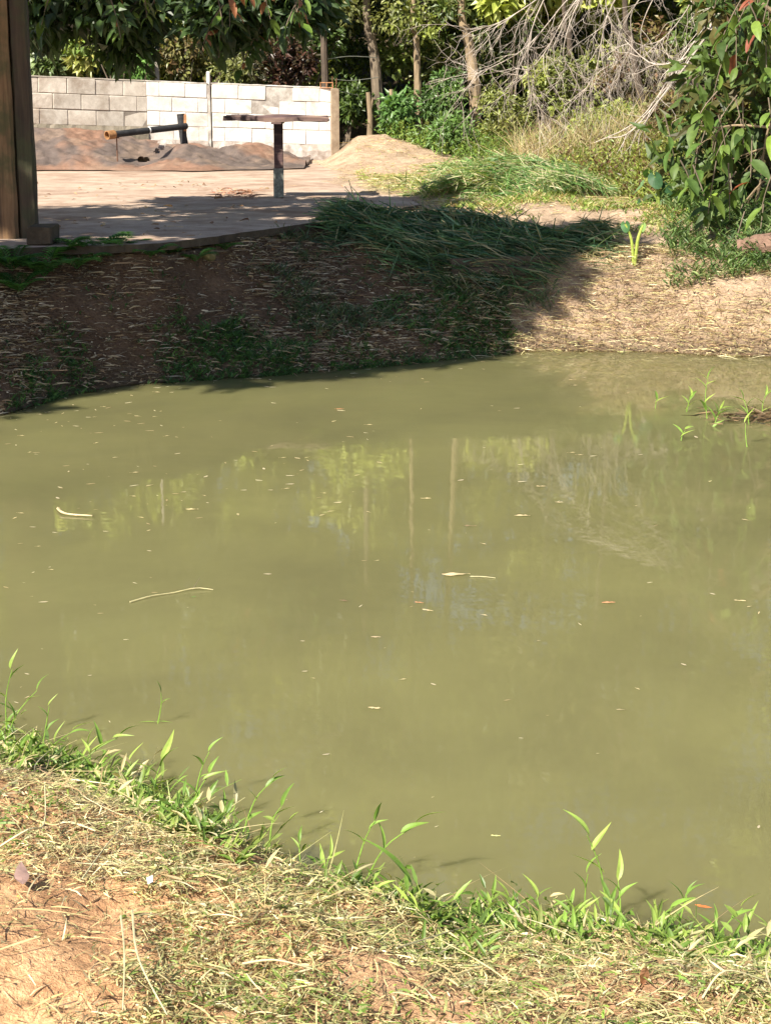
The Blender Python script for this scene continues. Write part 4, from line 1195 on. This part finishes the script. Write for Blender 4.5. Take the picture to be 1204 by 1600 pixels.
tree([(655, 215), (652, 130), (650, 60), (645, 0)], 26.6, .065, .06, M_BARKL, 'straight mottled slender tree with yellow leaves at the top, in the middle of three', cols=FY + FO, low=[(640, 20, -.2, .35, 200), (668, 40, -.2, .25, 110), (620, 42, -.1, .2, 60)])
tree([(745, 190), (738, 110), (728, 45), (720, 0)], 26.8, .10, .07, M_BARKL, 'smooth tan tree leaning left, behind the drooping dead twigs', cols=FG + FO, low=[(700, 10, -.2, .3, 120)])
tree([(247, 140), (243, 80), (232, 25), (228, 0)], 26.5, .04, .03, M_DEAD, 'thin pale forked stem behind the meeting of grey and white walls', cols=FO)
tree([(1010, 260), (1000, 150), (985, 60), (975, 0)], 24.0, .06, .05, M_BARKD, 'dark crooked stem in the thicket right of the dead branches', cols=FO + FB[:1])
tree([(905, 240), (893, 130), (888, 50), (880, 0)], 25.5, .05, .045, M_BARKD, 'dark thin stem hidden behind the drooping dead twigs', cols=FG + FY)
tree([(400, 160), (405, 80), (398, 0)], 28.0, .09, .08, M_BARKD, 'dark trunk in deep shade behind the white wall', cols=FG)
tree([(95, 160), (92, 80), (85, 0)], 28.5, .08, .08, M_BARKD, 'dark trunk in deep shade behind the grey wall at the left', cols=FG)
for i, (x, Y, c, lab) in enumerate(((-10.5, 29, FG, 'tall leafy tree off the left side whose crown shows only mirrored in the pond'), (6.8, 22, FO, 'tall tree off the right side whose crown shows only mirrored in the pond'), (4.6, 25.5, FG, 'tall tree above the thicket on the right'))):
    tree([(602 + x / Y * FPX, 230), (602 + (x + .1) / Y * FPX, 100), (602 + (x + .2) / Y * FPX, 0)], Y, .14, .11, M_BARK, lab, (3.6, 11), 2.4, c)

# broken stumps
for px, py0, py1, Y, r_, lab in ((577, 208, 142, 25.9, .045, 'broken forked stump left of the three slender trees'), (613, 185, 138, 26.2, .035, 'thin broken stump between the first two slender trees')):
    g = W(px, py0, Y=Y); h = W(px, py1, Y=Y).z - g.z; z0_ = tz1(g.x, Y)
    o = Batch(); tube(o, [(0, 0, -.1), (.01, 0, h * .5), (-.02, 0, h * .97 + g.z - z0_)], [r_ * 1.1, r_ * .8], (.5, .5, .5), 8, wob=.1)
    tube(o, [(.0, 0, h * .55), (.035, 0, h * .8), (.05, 0, h * .93)], [r_ * .6, r_ * .25], (.5, .5, .5), 6)
    o = o.build('tree_stump', M_BARKL); o.location = (g.x, Y, z0_); tag(o, lab, 'stump')

# wire fence beyond the end of the wall
fp = W(508, 150, Y=25.6)
fn = empty('wire_fence', (fp.x, 25.6, tz1(fp.x, 25.6) - .1)); tag(fn, 'dark rough fence post with three sagging wires beyond the wall end', 'fence')
b = Batch(); tube(b, [Vector((0, 0, 0)), Vector((.01, 0, 1.0)), W(503, 0, Y=25.6) - fn.location + Vector((0, 0, .3))], [.055, .045], (.5, .5, .5), 8, wob=.05); b.build('post', M_BARKD, fn)
for (a, c, e) in (((508, 93), (545, 88), (588, 90)), ((508, 121), (545, 126), (590, 121)), ((515, 138), (555, 148), (596, 152))):
    b = Batch(); q = [W(*k, Y=25.6 + i * .65) - fn.location for i, k in enumerate((a, c, e))]; tube(b, spline(q, 8), .006, (.5, .5, .5), 5); b.build('wire', M_WIRE, fn)

# shrubs one can tell apart
def shrub(px, py, Y, rx, rz, n, per, ll, lw, cols, label, name='shrub', cr=.22, stems=3, ry=None):
    c = W(px, py, Y=Y); gz = tz1(c.x, Y)
    rt_ = empty(name, (c.x, Y, gz)); tag(rt_, label, 'shrub' if name == 'shrub' else 'plant', 'shrubs at the forest edge' if name == 'shrub' else None)
    cz = c.z - gz
    b = Batch()
    for k in range(stems):
        e = Vector((rng.normal() * rx * .5, rng.normal() * .2, cz + rng.uniform(-.2, .5) * rz)); tube(b, spline([Vector((rng.normal() * .06, 0, -.08)), Vector((e.x * .3, e.y * .4, e.z * .5)), e], 6), [.022, .006], (.5, .5, .5), 5)
    b.build('stem', M_BARK, rt_)
    b = Batch(); crown(b, ell_clumps(n, (0, 0, cz), (rx, ry or .4, rz), cr), per, ll, lw, cols, shell=.25); b.build('foliage', M_LEAF, rt_)
    return rt_
shrub(130, 65, 26.0, .28, .40, 14, 60, .17, .085, [(.25, .33, .07), (.32, .36, .10), (.15, .23, .05), (.40, .38, .12)], 'bright yellow green shrub sticking up behind the grey wall', cr=.2)
shrub(75, 95, 26.2, .35, .28, 14, 70, .15, .08, [(.10, .15, .05), (.16, .21, .08), (.20, .25, .12)], 'grey green shrub behind the grey wall next to the timber post')
shrub(185, 40, 27.2, .45, .7, 20, 90, .16, .08, FG[:3], 'dark shrub in shade right of the bright yellow green one')
shrub(215, 100, 26.2, .20, .20, 10, 70, .12, .035, [(.12, .26, .05), (.18, .30, .08)], 'small fresh green shrub behind the grey wall left of the pale forked stem', cr=.15)
shrub(290, 85, 26.8, .35, .30, 14, 80, .10, .05, FO + FB, 'olive and rust mottled shrub behind the left white wall panel')
shrub(440, 95, 26.3, .45, .30, 18, 90, .12, .05, [(.07, .03, .02), (.10, .045, .03), (.05, .03, .018), (.05, .06, .025)], 'dark reddish brown shrub behind the right white wall panel')
shrub(370, 110, 26.4, .3, .18, 12, 80, .09, .04, FO, 'low olive shrub behind the white wall under the hanging branches')
shrub(545, 160, 26.6, .28, .25, 14, 80, .12, .05, FG, 'dark low shrub in the corner beyond the wall end')
shrub(625, 175, 26.2, .24, .18, 12, 70, .15, .06, [(.10, .20, .05), (.15, .26, .07), (.07, .14, .04)], 'mid green broad leaved shrub at the foot of the mottled tree')
shrub(690, 150, 26.6, .35, .40, 22, 110, .09, .035, [(.09, .17, .04), (.13, .22, .05), (.07, .13, .035)], 'bright green feathery shrub between the mottled and the smooth tan tree')
shrub(700, 215, 24.6, .40, .22, 18, 90, .10, .035, [(.12, .22, .05), (.18, .27, .07), (.09, .16, .04)], 'low leafy green shrub at the right foot of the bare mound')
shrub(780, 190, 25.2, .40, .35, 20, 90, .09, .035, FO + FY[:1], 'loose olive shrub behind the lawn under the dead twigs')
shrub(800, 60, 27.4, .55, .55, 24, 100, .11, .05, FO + FG, 'tall olive thicket behind the left end of the dead twigs')
shrub(880, 130, 25.6, .50, .40, 24, 100, .09, .04, FY + FO, 'yellow green creeper covered shrub in the middle of the dead twigs')
shrub(940, 190, 23.8, .40, .35, 22, 110, .08, .035, FY + FO[:2], 'yellow green shrub with small leaves right of the dry grass patch')
shrub(1000, 100, 24.6, .55, .55, 24, 100, .09, .045, FO + FB, 'brown and olive thicket right of the dead twigs')
shrub(1060, 200, 21.5, .40, .35, 20, 100, .09, .04, FO + FB, 'rust brown tangle left of the broad leaved bush')
shrub(1120, 60, 22.5, .50, .5, 24, 100, .11, .05, FG + FO, 'deep green thicket at upper right behind the broad leaves')
shrub(1180, 180, 20.5, .50, .5, 24, 100, .10, .05, FG + FB[:2], 'dark thicket at the right edge behind the broad leaved bush')
shrub(1050, 290, 17.8, .30, .22, 16, 90, .07, .03, FO + FB[2:], 'small brownish shrub behind the taro leaves')
shrub(470, 60, 27.0, .5, .5, 20, 100, .12, .06, FG[:3], 'dark shrub behind the fence post')
shrub(330, 30, 27.6, .6, .6, 22, 100, .13, .07, FG[:3], 'tall dark shrub behind the middle of the walls')

b = Batch()
x, y = box_pts(9000, (640, 1120), (14.0, 18.5), lambda x, y: np.clip(.05 + 2.4 * fbm(x, y, .5, 261, 4) + .35 * (x > 2.2), .0, 1) * (x > np.interp(y, [14, 16, 18], [.9, .4, .2]))); P = on_ground(x, y)
sprigs(b, P, .03 + .09 * rng.random(len(P)) ** 1.5, 4, .06, .010, YGREEN + GREENS + STRAW[:3], .8, .004)
o = b.build('straggling_weeds', M_GRASS); tag(o, 'patchy low weeds between the grass heaps and the broad leaved bush', None, None, 'stuff')
# undergrowth: yellow green herbs at the right, dry grass behind the lawn
b = Batch()
x, y = box_pts(4600, (855, 1180), (15.5, 23), lambda x, y: np.clip(.7 + 1.2 * fbm(x, y, .6, 231, 3), .05, 1) * (x > np.interp(y, [15, 18, 21, 24], [2.25, 2.1, 1.9, 2.1])))
P = on_ground(x, y)
sprigs(b, P, .08 + .34 * rng.random(len(P)) ** 1.4, 6, .055, .020, FY + YGREEN[:3] + FO + FB + [(.34, .36, .09)], .4, .005)
o = b.build('undergrowth', M_LEAF); tag(o, 'yellow green leafy undergrowth climbing the slope at the right', None, None, 'stuff')
b = Batch()
x, y = box_pts(3800, (560, 1000), (20.5, 25.5), lambda x, y: np.clip(.45 + 1.4 * fbm(x, y, .6, 241, 3), .02, 1) * (y > 22.6 - .5 * (x > 1)) * (x > np.interp(y, [22, 24, 25.5], [1.2, .7, -.2])))
P = on_ground(x, y)
sprigs(b, P, .12 + .30 * rng.random(len(P)), 5, .07, .025, FY[2:] + GREENS + FG[:2], .4, .005)
o = b.build('forest_herbs', M_LEAF); tag(o, 'green herbs along the foot of the forest', None, None, 'stuff')
b = Batch()
x, y = box_pts(1500, (800, 1010), (20, 23.5)); P = on_ground(x, y)
D = np.stack([rng.normal(size=len(P)) * .35, rng.normal(size=len(P)) * .35, np.ones(len(P))], 1)
strips(b, P, D, .25 + .4 * rng.random(len(P)), .007, np.stack([rng.normal(size=len(P)) * .35, rng.normal(size=len(P)) * .2, -.3 * rng.random(len(P))], 1), 4, np.array(STRAW)[rng.integers(0, 6, len(P))] * .8)
o = b.build('dry_grass', M_STRAW); tag(o, 'standing dry pinkish grass behind the sunlit mound', None, None, 'stuff')
b = Batch()
x, y = box_pts(4200, (1040, 1300), (12.9, 15.4), lambda x, y: np.clip(.55 + 1.3 * fbm(x, y, .4, 251, 3), .05, 1)); P = on_ground(x, y)
sprigs(b, P, .08 + .16 * rng.random(len(P)), 5, .08, .014, [(.08, .14, .035), (.13, .2, .06), (.19, .24, .09), (.06, .11, .03)], .7, .004)
o = b.build('bank_tangle', M_GRASS); tag(o, 'tangled grass and small herbs under the broad leaved bush', None, None, 'stuff')

# ferns and weeds at the slab edge
def fern(px, py, size, n, cols, label, up=.0, name='fern'):
    g = G(px, py); size *= 1.5; rt_ = empty(name, g); tag(rt_, label, 'plant')
    for k in range(n):
        a = rng.uniform(0, 2 * pi); b = Batch(); L = size * rng.uniform(.7, 1.15)
        d = np.array([cos(a), sin(a) * .8 - .25, .9 + up]); d /= np.linalg.norm(d)
        m = 12; t = np.linspace(.12, 1, m)
        P = d[None] * (L * t)[:, None] + np.array([0, 0, -1.0])[None] * (L * .45 * t * t)[:, None]
        col = np.array(cols[k % len(cols)])
        tube(b, [(0, 0, 0)] + [tuple(q) for q in P], [.003, .001], col, 4, cap=False)
        s = np.cross(d, [0, 0, 1.0]); s /= np.linalg.norm(s)
        for sg in (-1, 1):
            leaves(b, P, s[None] * sg + d[None] * .5, L * .30 * np.sin(np.pi * (t * .85 + .12)), L * .075, col, nrm=np.tile([0, 0, 1.0], (m, 1)))
        b.build('frond', M_GRASS, rt_)
DG = [(.07, .18, .04), (.10, .24, .05), (.05, .13, .03)]
for i, (px, py, s, n, lab) in enumerate(((145, 398, .26, 9, 'bushy green fern growing tall at the slab edge near the timber post'), (195, 392, .20, 7, 'fern at the slab edge second from the timber post'),
        (235, 402, .17, 7, 'low fern under the slab edge right of the tall one'), (305, 412, .20, 6, 'fern hanging below the slab edge right of the low one'), (352, 392, .15, 6, 'small fern under the slab at the right end of the ferns'),
        (120, 420, .22, 8, 'dark fern below the bushy one at the foot of the slab'), (265, 398, .14, 5, 'tiny fern between the low and the hanging one'))):
    fern(px, py, s, n, DG, lab)
for i, (px, py, s, n, lab) in enumerate(((20, 425, .26, 12, 'dark leafy weed clump at the foot of the timber post'), (70, 435, .24, 12, 'dark weed clump with one bright leaf right of the timber post foot'), (30, 460, .2, 9, 'low dark weeds at the left edge below the post'), (95, 405, .2, 9, 'weed clump under the slab corner'))):
    fern(px, py, s, n, DG, lab, .2, 'weed')
b = Batch(); box(b, (0, 0, 0), (.13, .10, .085), bev=.03, jit=.008); o = b.build('mossy_stone', M_MOSS); o.location = G(322, 402) + Vector((0, 0, .01)); tag(o, 'mossy yellowish stone wedged under the slab edge between the ferns', 'stone')

l0 = G(1152, 405); l1 = l0 + Vector((.75, -.25, -.02)); b = Batch()
tube(b, spline([l0 - l0, (l1 - l0) * .5 + Vector((0, 0, .06)), l1 - l0], 14), [.075, .12], (.5, .5, .5), 12, wob=.06)
M_ROT = make_bark('rotten_reddish_wood', (.09, .045, .03), (.28, .17, .12), 22, 1.0, .9)
o = b.build('rotten_log', M_ROT); o.location = l0 + Vector((0, 0, .07)); tag(o, 'reddish brown rotten log lying at the right edge under the bush', 'log')
# taro plants
def heart_leaf(col):
    b = Batch(); V = [(0, 0, 0)]; n = 18; F = []
    for k in range(n + 1):
        a = -pi + 2 * pi * k / n; r_ = .5 * (1 - .25 * abs(a / pi) ** 3) * (1 + .35 * max(0, cos(a)) ** 4) * (1 if abs(a) < pi * .93 else .35)
        V.append((r_ * cos(a) + .1, r_ * .85 * sin(a), .06 * cos(2 * a) - .12 * r_ * r_))
    for k in range(n): F.append([0, k + 1, k + 2])
    b.add(V, F, col); return b
TM = [heart_leaf(c).mesh('leaf_blade', M_BIGLEAF) for c in ((.07, .17, .06), (.05, .12, .05), (.13, .24, .08), (.16, .27, .12))]
def taro(px, py, Y, leaves_, label, stemc=(.28, .36, .08), r_=.008):
    if Y is None: base = G(px, py)
    else: base = W(px, py, Y=Y); base.z = tz1(base.x, Y)
    rt_ = empty('taro_plant', base); tag(rt_, label, 'plant')
    for (a, c, s, mi, yaw, tilt) in leaves_:
        q = W(a, c, Y=base.y + rng.uniform(-.08, .05)) - base
        b = Batch(); tube(b, spline([Vector((rng.normal() * .015, 0, -.03)), Vector((q.x * .35, q.y * .5, q.z * .6)), q], 8), [r_ * 1.3, r_ * .7], stemc, 6); b.build('stem', M_GRASS, rt_)
        o = link('leaf_blade', TM[mi], rt_); o.location = q; o.scale = (s, s, s); o.rotation_euler = (R(tilt) * .4, R(tilt), R(yaw))
taro(990, 415, None, [(976, 350, .09, 0, -60, 75), (1004, 352, .07, 3, -110, 78), (1001, 356, .07, 2, 60, 60)], 'young taro with two bright yellow stems on the sunlit bank', (.42, .50, .10), .011)
taro(1030, 340, 15.0, [(1000, 288, .16, 3, 200, 50), (1022, 276, .16, 1, -60, 60), (1040, 290, .17, 1, -20, 50), (1035, 305, .15, 1, -80, 60), (995, 315, .11, 1, 220, 60), (1012, 268, .11, 0, 100, 40), (1008, 330, .10, 2, -120, 60)], 'taro clump with dark heart shaped leaves left of the broad leaved bush')
taro(850, 275, 21.3, [(831, 247, .24, 0, 160, 50), (872, 252, .24, 3, -20, 40)], 'taro with two wide blue green leaves behind the sunlit mound')

# ------------------------------------------------------------------ bare drooping dead branches
def dead(name, label, mains, Y, r0, kids, seed, klen=.45, mat=M_DEAD, droop=.5, depth=2, feed=1):
    rr = np.random.default_rng(seed)
    b = Batch(); base = W(mains[0][0][0], mains[0][0][1], Y=Y)
    rt_ = empty(name, base); tag(rt_, label, 'branch')
    big = Batch()
    def rec(bb, p, d, L, r_, lev):
        e = p; pts = [p]
        for k in range(4):
            d = (d + Vector((rr.normal() * .22, rr.normal() * .18, rr.normal() * .16 - droop * .12))).normalized()
            e = e + d * (L / 4); pts.append(e)
        tube(bb, pts, [r_, r_ * .35], (.5, .5, .5), 4, cap=False)
        if lev > 0:
            for q in range(rr.integers(2, 5)):
                k = rr.integers(1, 5)
                dd = (d + Vector((rr.normal() * .6, rr.normal() * .4, rr.normal() * .5 - droop * .4))).normalized()
                rec(bb, pts[k], dd, L * rr.uniform(.4, .75), r_ * .6, lev - 1)
    T = W(1330, -150, Y=Y + .6) - base
    if feed:
        g_ = W(1350, 260, Y=Y + .8); g_.z = tz1(g_.x, g_.y) - .1
        if feed == 2: tube(big, spline([g_ - base, (g_ - base).lerp(T, .5) + Vector((.15, 0, 0)), T, T + Vector((-.2, 0, 1.2))], 14), [.09, .04], (.5, .5, .5), 9, wob=.04)
        for mn in mains:
            s0 = W(mn[0][0], mn[0][1], Y=Y - .12) - base
            tube(big, spline([T, T.lerp(s0, .5) + Vector((0, 0, .35)), s0], 8), [r0 * 1.9, r0], (.5, .5, .5), 6)
    for mn in mains:
        pts = [W(a, c, Y=Y + (k - 1) * .12) - base for k, (a, c) in enumerate(mn)]
        sp_ = spline(pts, 14)
        tube(big, sp_, [r0, r0 * .35], (.5, .5, .5), 6)
        for q in range(kids):
            k = rr.integers(3, 14); d = (sp_[k] - sp_[k - 1]).normalized()
            dd = (d + Vector((rr.normal() * .55, rr.normal() * .35, -droop * rr.random() + rr.normal() * .35))).normalized()
            rec(b, sp_[k], dd, klen * rr.uniform(.5, 1.2), r0 * .42, depth)
    big.build('limb', mat, rt_); tag(b.build('twig', mat, rt_), kind='stuff')
dead('dead_branch', 'fan of bare pale twigs drooping from the top edge, right of the tan tree',
     [[(1010, -90), (905, -20), (820, 75), (733, 120)], [(990, -90), (900, 0), (845, 90), (800, 130)], [(960, -90), (900, 10), (880, 90), (915, 125)], [(930, -80), (850, -10), (790, 30), (750, 45)],
      [(1000, -60), (950, 20), (930, 110), (905, 150)], [(880, -60), (832, 40), (825, 120), (842, 178)]], 20.0, .010, 13, 5, .6, feed=2)
dead('dead_branch', 'long straight bare stem slanting down left in front of the thicket on the right',
     [[(1165, -60), (1118, 18), (1062, 95), (1000, 185), (928, 223)], [(1100, 60), (1050, 130), (985, 205), (950, 215)], [(1112, 35), (1080, 85), (1020, 100), (975, 62)], [(1095, 60), (1108, 100), (1118, 150), (1136, 185)]], 18.6, .013, 6, 9, .45, depth=1)
dead('dead_branch', 'tangle of bare grey twigs hanging between the fan and the slanting stem',
     [[(1080, -80), (1030, -20), (1000, 50), (1015, 95)], [(1060, -60), (990, 10), (985, 70), (960, 120)], [(945, -60), (948, 20), (975, 60), (1040, 80)], [(1100, -60), (1075, 10), (1035, 60), (1005, 70)]], 19.4, .008, 13, 15, .5)
dead('dead_branch', 'reddish brown bare branch low at the right edge inside the bush',
     [[(1240, 250), (1190, 285), (1150, 330), (1120, 352)], [(1215, 150), (1195, 220), (1185, 300), (1175, 335)], [(1240, 225), (1190, 232), (1140, 250)], [(1215, 200), (1130, 198), (1112, 235)]], 14.2, .012, 3, 25, .25, M_BARKL, .1, 1, 0)

# ------------------------------------------------------------------ broad leaved bush, right
def big_leaf_mesh(col, asp=.42, wave=.05, cup=.25):
    b = Batch(); V = []; F = []; n = 7
    for j in range(n + 1):
        t = j / n; w = asp * .5 * (sin(pi * min(1, t * .97 + .03) ** .85) ** .8) if 0 < t < 1 else .01
        z = -.18 * t * t + .05 * sin(t * 3)
        for k in (-2, -1, 0, 1, 2):
            V.append((t, w * k / 2, z + cup * abs(w * k / 2) + wave * rng.normal() * .25 * (abs(k) == 2)))
    for j in range(n):
        for k in range(4): F.append([j * 5 + k, j * 5 + k + 1, j * 5 + k + 6, j * 5 + k + 5])
    b.add(V, F, col); me = b.mesh('leaf', M_BIGLEAF, True); return me
BL = [big_leaf_mesh(c, a) for c, a in (((.06, .11, .025), .36), ((.09, .16, .035), .40), ((.05, .085, .022), .34), ((.15, .23, .045), .38), ((.08, .13, .035), .42))]
RL = [big_leaf_mesh(c, .4) for c in ((.25, .08, .05), (.33, .14, .07))]
def hang_leaves(rt_, spots, n, ll, Yr, meshes, seed, droop=1.0, stuff=0, cols=None, special=None):
    rr = random.Random(seed); loc = rt_.location
    b = Batch(); tw = Batch()
    cnt = 0; SP_ = []
    tot = sum(s[4] for s in spots)
    for (px, py, rx, ry, wgt) in spots:
        m = max(1, int(round(n * wgt / tot / 6)))
        for k in range(m):
            a = rr.uniform(0, 2 * pi); q = math.sqrt(rr.random())
            Yc = rr.uniform(*Yr)
            c = W(px + rx * q * cos(a), py + ry * q * sin(a), Y=Yc) - loc
            up = c + Vector((rr.uniform(-.15, .25), rr.uniform(-.1, .2), rr.uniform(.25, .5)))
            tube(tw, spline([up, up.lerp(c, .6) + Vector((0, 0, .04)), c], 5), [.006, .003], (.5, .5, .5), 4, cap=False)
            for j in range(6):
                p = up.lerp(c, 1 - j * .12)
                az = rr.uniform(0, 2 * pi)
                d = Vector((cos(az), sin(az) * .9 - .1, -droop * rr.uniform(.3, 1.4)))
                o = link('leaf', meshes[rr.randrange(len(meshes))], rt_)
                L = ll * rr.uniform(.42, 1.12)
                o.matrix_local = Matrix.Translation(p) @ basis(d, roll=rr.uniform(-.7, .7)) @ Matrix.Diagonal((L, L * rr.uniform(.8, 1.15), L, 1))
                cnt += 1
    tag(tw.build('twig', M_BARK, rt_), kind='stuff')
    return cnt
bl = empty('broadleaf_bush', (4.1, 13.9, tz1(4.1, 13.9))); tag(bl, 'bush with large glossy drooping leaves at the right edge of the photo', 'bush')
b = Batch()
for pts in ([(0, 0, -.1), (-.1, .1, .8), (-.35, 0, 1.7), (-.9, -.1, 2.4)], [(0, 0, 0), (-.25, -.1, .5), (-.7, -.15, 1.0), (-1.0, -.2, 1.25)], [(0, 0, .2), (.2, .1, 1.2), (0, .2, 2.6)], [(-.1, .1, .8), (-.5, 0, 1.3), (-1.1, -.05, 1.75)]):
    tube(b, spline([Vector(p) for p in pts], 12), [.05, .015], (.5, .5, .5), 7, wob=.05)
b.build('branch', M_BARKL, bl)
hang_leaves(bl, [(1165, 30, 55, 45, 9), (1180, 110, 35, 50, 5), (1100, 190, 30, 35, 2.5), (1130, 245, 40, 35, 4), (1085, 275, 35, 30, 3), (1170, 300, 40, 45, 4), (1120, 330, 40, 30, 3), (1150, 390, 45, 40, 4), (1210, 200, 25, 60, 2), (1100, 385, 25, 25, 1.2), (1150, 85, 40, 25, 2)], 296, .215, (13.2, 14.4), BL * 10 + RL[:1], 5, .9)
b = Batch(); crown(b, [(np.array(W(px + rng.normal() * 18, py + rng.normal() * 22, Y=rng.uniform(14.5, 15.6)) - bl.location), .26) for (px, py) in ((1190, 20), (1140, 30), (1195, 90), (1160, 120), (1200, 170), (1130, 190), (1165, 230), (1200, 250), (1120, 260), (1150, 300), (1190, 330), (1120, 340), (1085, 300), (1160, 370), (1195, 400), (1120, 400), (1230, 60), (1240, 200), (1240, 350), (1090, 240), (1100, 130)) for _ in range(2)], 42, .19, .085, FG[:3] + FB[:1], shell=.2)
o = b.build('inner_foliage', M_BIGLEAF, bl); o['kind'] = 'stuff'
# dark branches of the big tree, and the crown that shades the bank
bt = empty('shade_tree', (-5.2, 12.4, .7)); tag(bt, 'large tree rooted off the left edge whose leafy branches hang over the top left', 'tree')
b = Batch()
tube(b, spline([Vector(p) for p in ((0, 0, -.2), (.1, -.4, 1.6), (.2, -1.6, 3.4), (.6, -3.2, 4.8), (.8, -4.8, 5.6))], 18), [.26, .08], (.5, .5, .5), 12, wob=.03)
tube(b, spline([Vector(p) for p in ((.1, -.4, 1.6), (.8, .2, 2.6), (2.2, .9, 3.0), (3.6, 1.3, 2.7))], 14), [.11, .03], (.5, .5, .5), 8, wob=.04)
tube(b, spline([Vector(p) for p in ((.15, -.9, 2.4), (1.8, -.6, 3.4), (3.4, .4, 3.2), (4.8, 1.1, 2.8))], 14), [.10, .025], (.5, .5, .5), 8, wob=.04)
for k in range(9):
    a = Vector((.5, -2.8, 4.5)); e = a + Vector((rng.uniform(-2, 3), rng.uniform(-2.2, 1.8), rng.uniform(.4, 1.6)))
    tube(b, spline([a, a.lerp(e, .5) + Vector((0, 0, .3)), e], 8), [.06, .012], (.5, .5, .5), 6)
b.build('trunk', M_BARK, bt)
hang_leaves(bt, [(60, -5, 70, 20, 4), (170, 5, 70, 35, 8), (60, 40, 35, 30, 2.0), (185, 70, 28, 28, 2), (240, 10, 40, 30, 3), (330, 10, 60, 35, 7), (400, 5, 55, 35, 7), (350, 55, 50, 25, 3), (380, 95, 28, 15, 1.2), (455, 15, 50, 35, 5), (440, 50, 45, 20, 2), (325, 80, 28, 14, 1.0), (10, 30, 30, 20, 1)], 298, .16, (13.0, 14.6), BL[:3] + BL[:1] + RL[1:] + BL[3:], 11, 1.1)
b = Batch(); B0 = bt.location
cl = []
for (px, py, rx, ry, n) in ((170, -5, 90, 30, 26), (70, -5, 60, 30, 16), (400, -8, 90, 30, 26), (480, 0, 30, 30, 9), (190, 40, 22, 22, 8), (350, 35, 40, 18, 8), (60, 30, 25, 20, 6)):
    for k in range(n): cl.append((np.array(W(px + rng.normal() * rx * .5, py + rng.normal() * ry * .5, Y=rng.uniform(14.2, 15.4)) - B0), .24))
crown(b, cl, 60, .16, .075, [(.05, .09, .025), (.035, .065, .02)], shell=.1)
# the high crown out over the pond (above the frame)
def shade_at(px, py, h):
    """the place at height h that throws its shadow on the ground seen at px, py"""
    g = G(px, py) if py < 560 else W(px, py, z=0); s = (h - g.z) / sd.z
    return g + sd * s
cl = []
for i in range(150):
    u = rng.random()
    px = -80 + 1000 * u + rng.normal() * (15 + 40 * (u > .6))
    lo = np.interp(px, [0, 300, 500, 700, 850, 950], [345, 342, 345, 350, 355, 360]); hi = np.interp(px, [0, 300, 500, 700, 760, 850, 950], [640, 608, 588, 552, 490, 425, 392])
    py = lo + (hi - lo) * rng.random()
    h = rng.uniform(4.6, 6.4)
    cl.append((np.array(shade_at(px, py, h) - B0), rng.uniform(.28, .42)))
for i in range(60):
    px = -80 + 620 * rng.random(); py = np.interp(px, [0, 500], [332, 340]) + 50 * rng.random()
    cl.append((np.array(shade_at(px, py, rng.uniform(4.4, 6.2)) - B0), rng.uniform(.28, .4)))
crown(b, cl, 72, .20, .11, FG, shell=.1)
o = b.build('crown', M_LEAF, bt); o['kind'] = 'stuff'
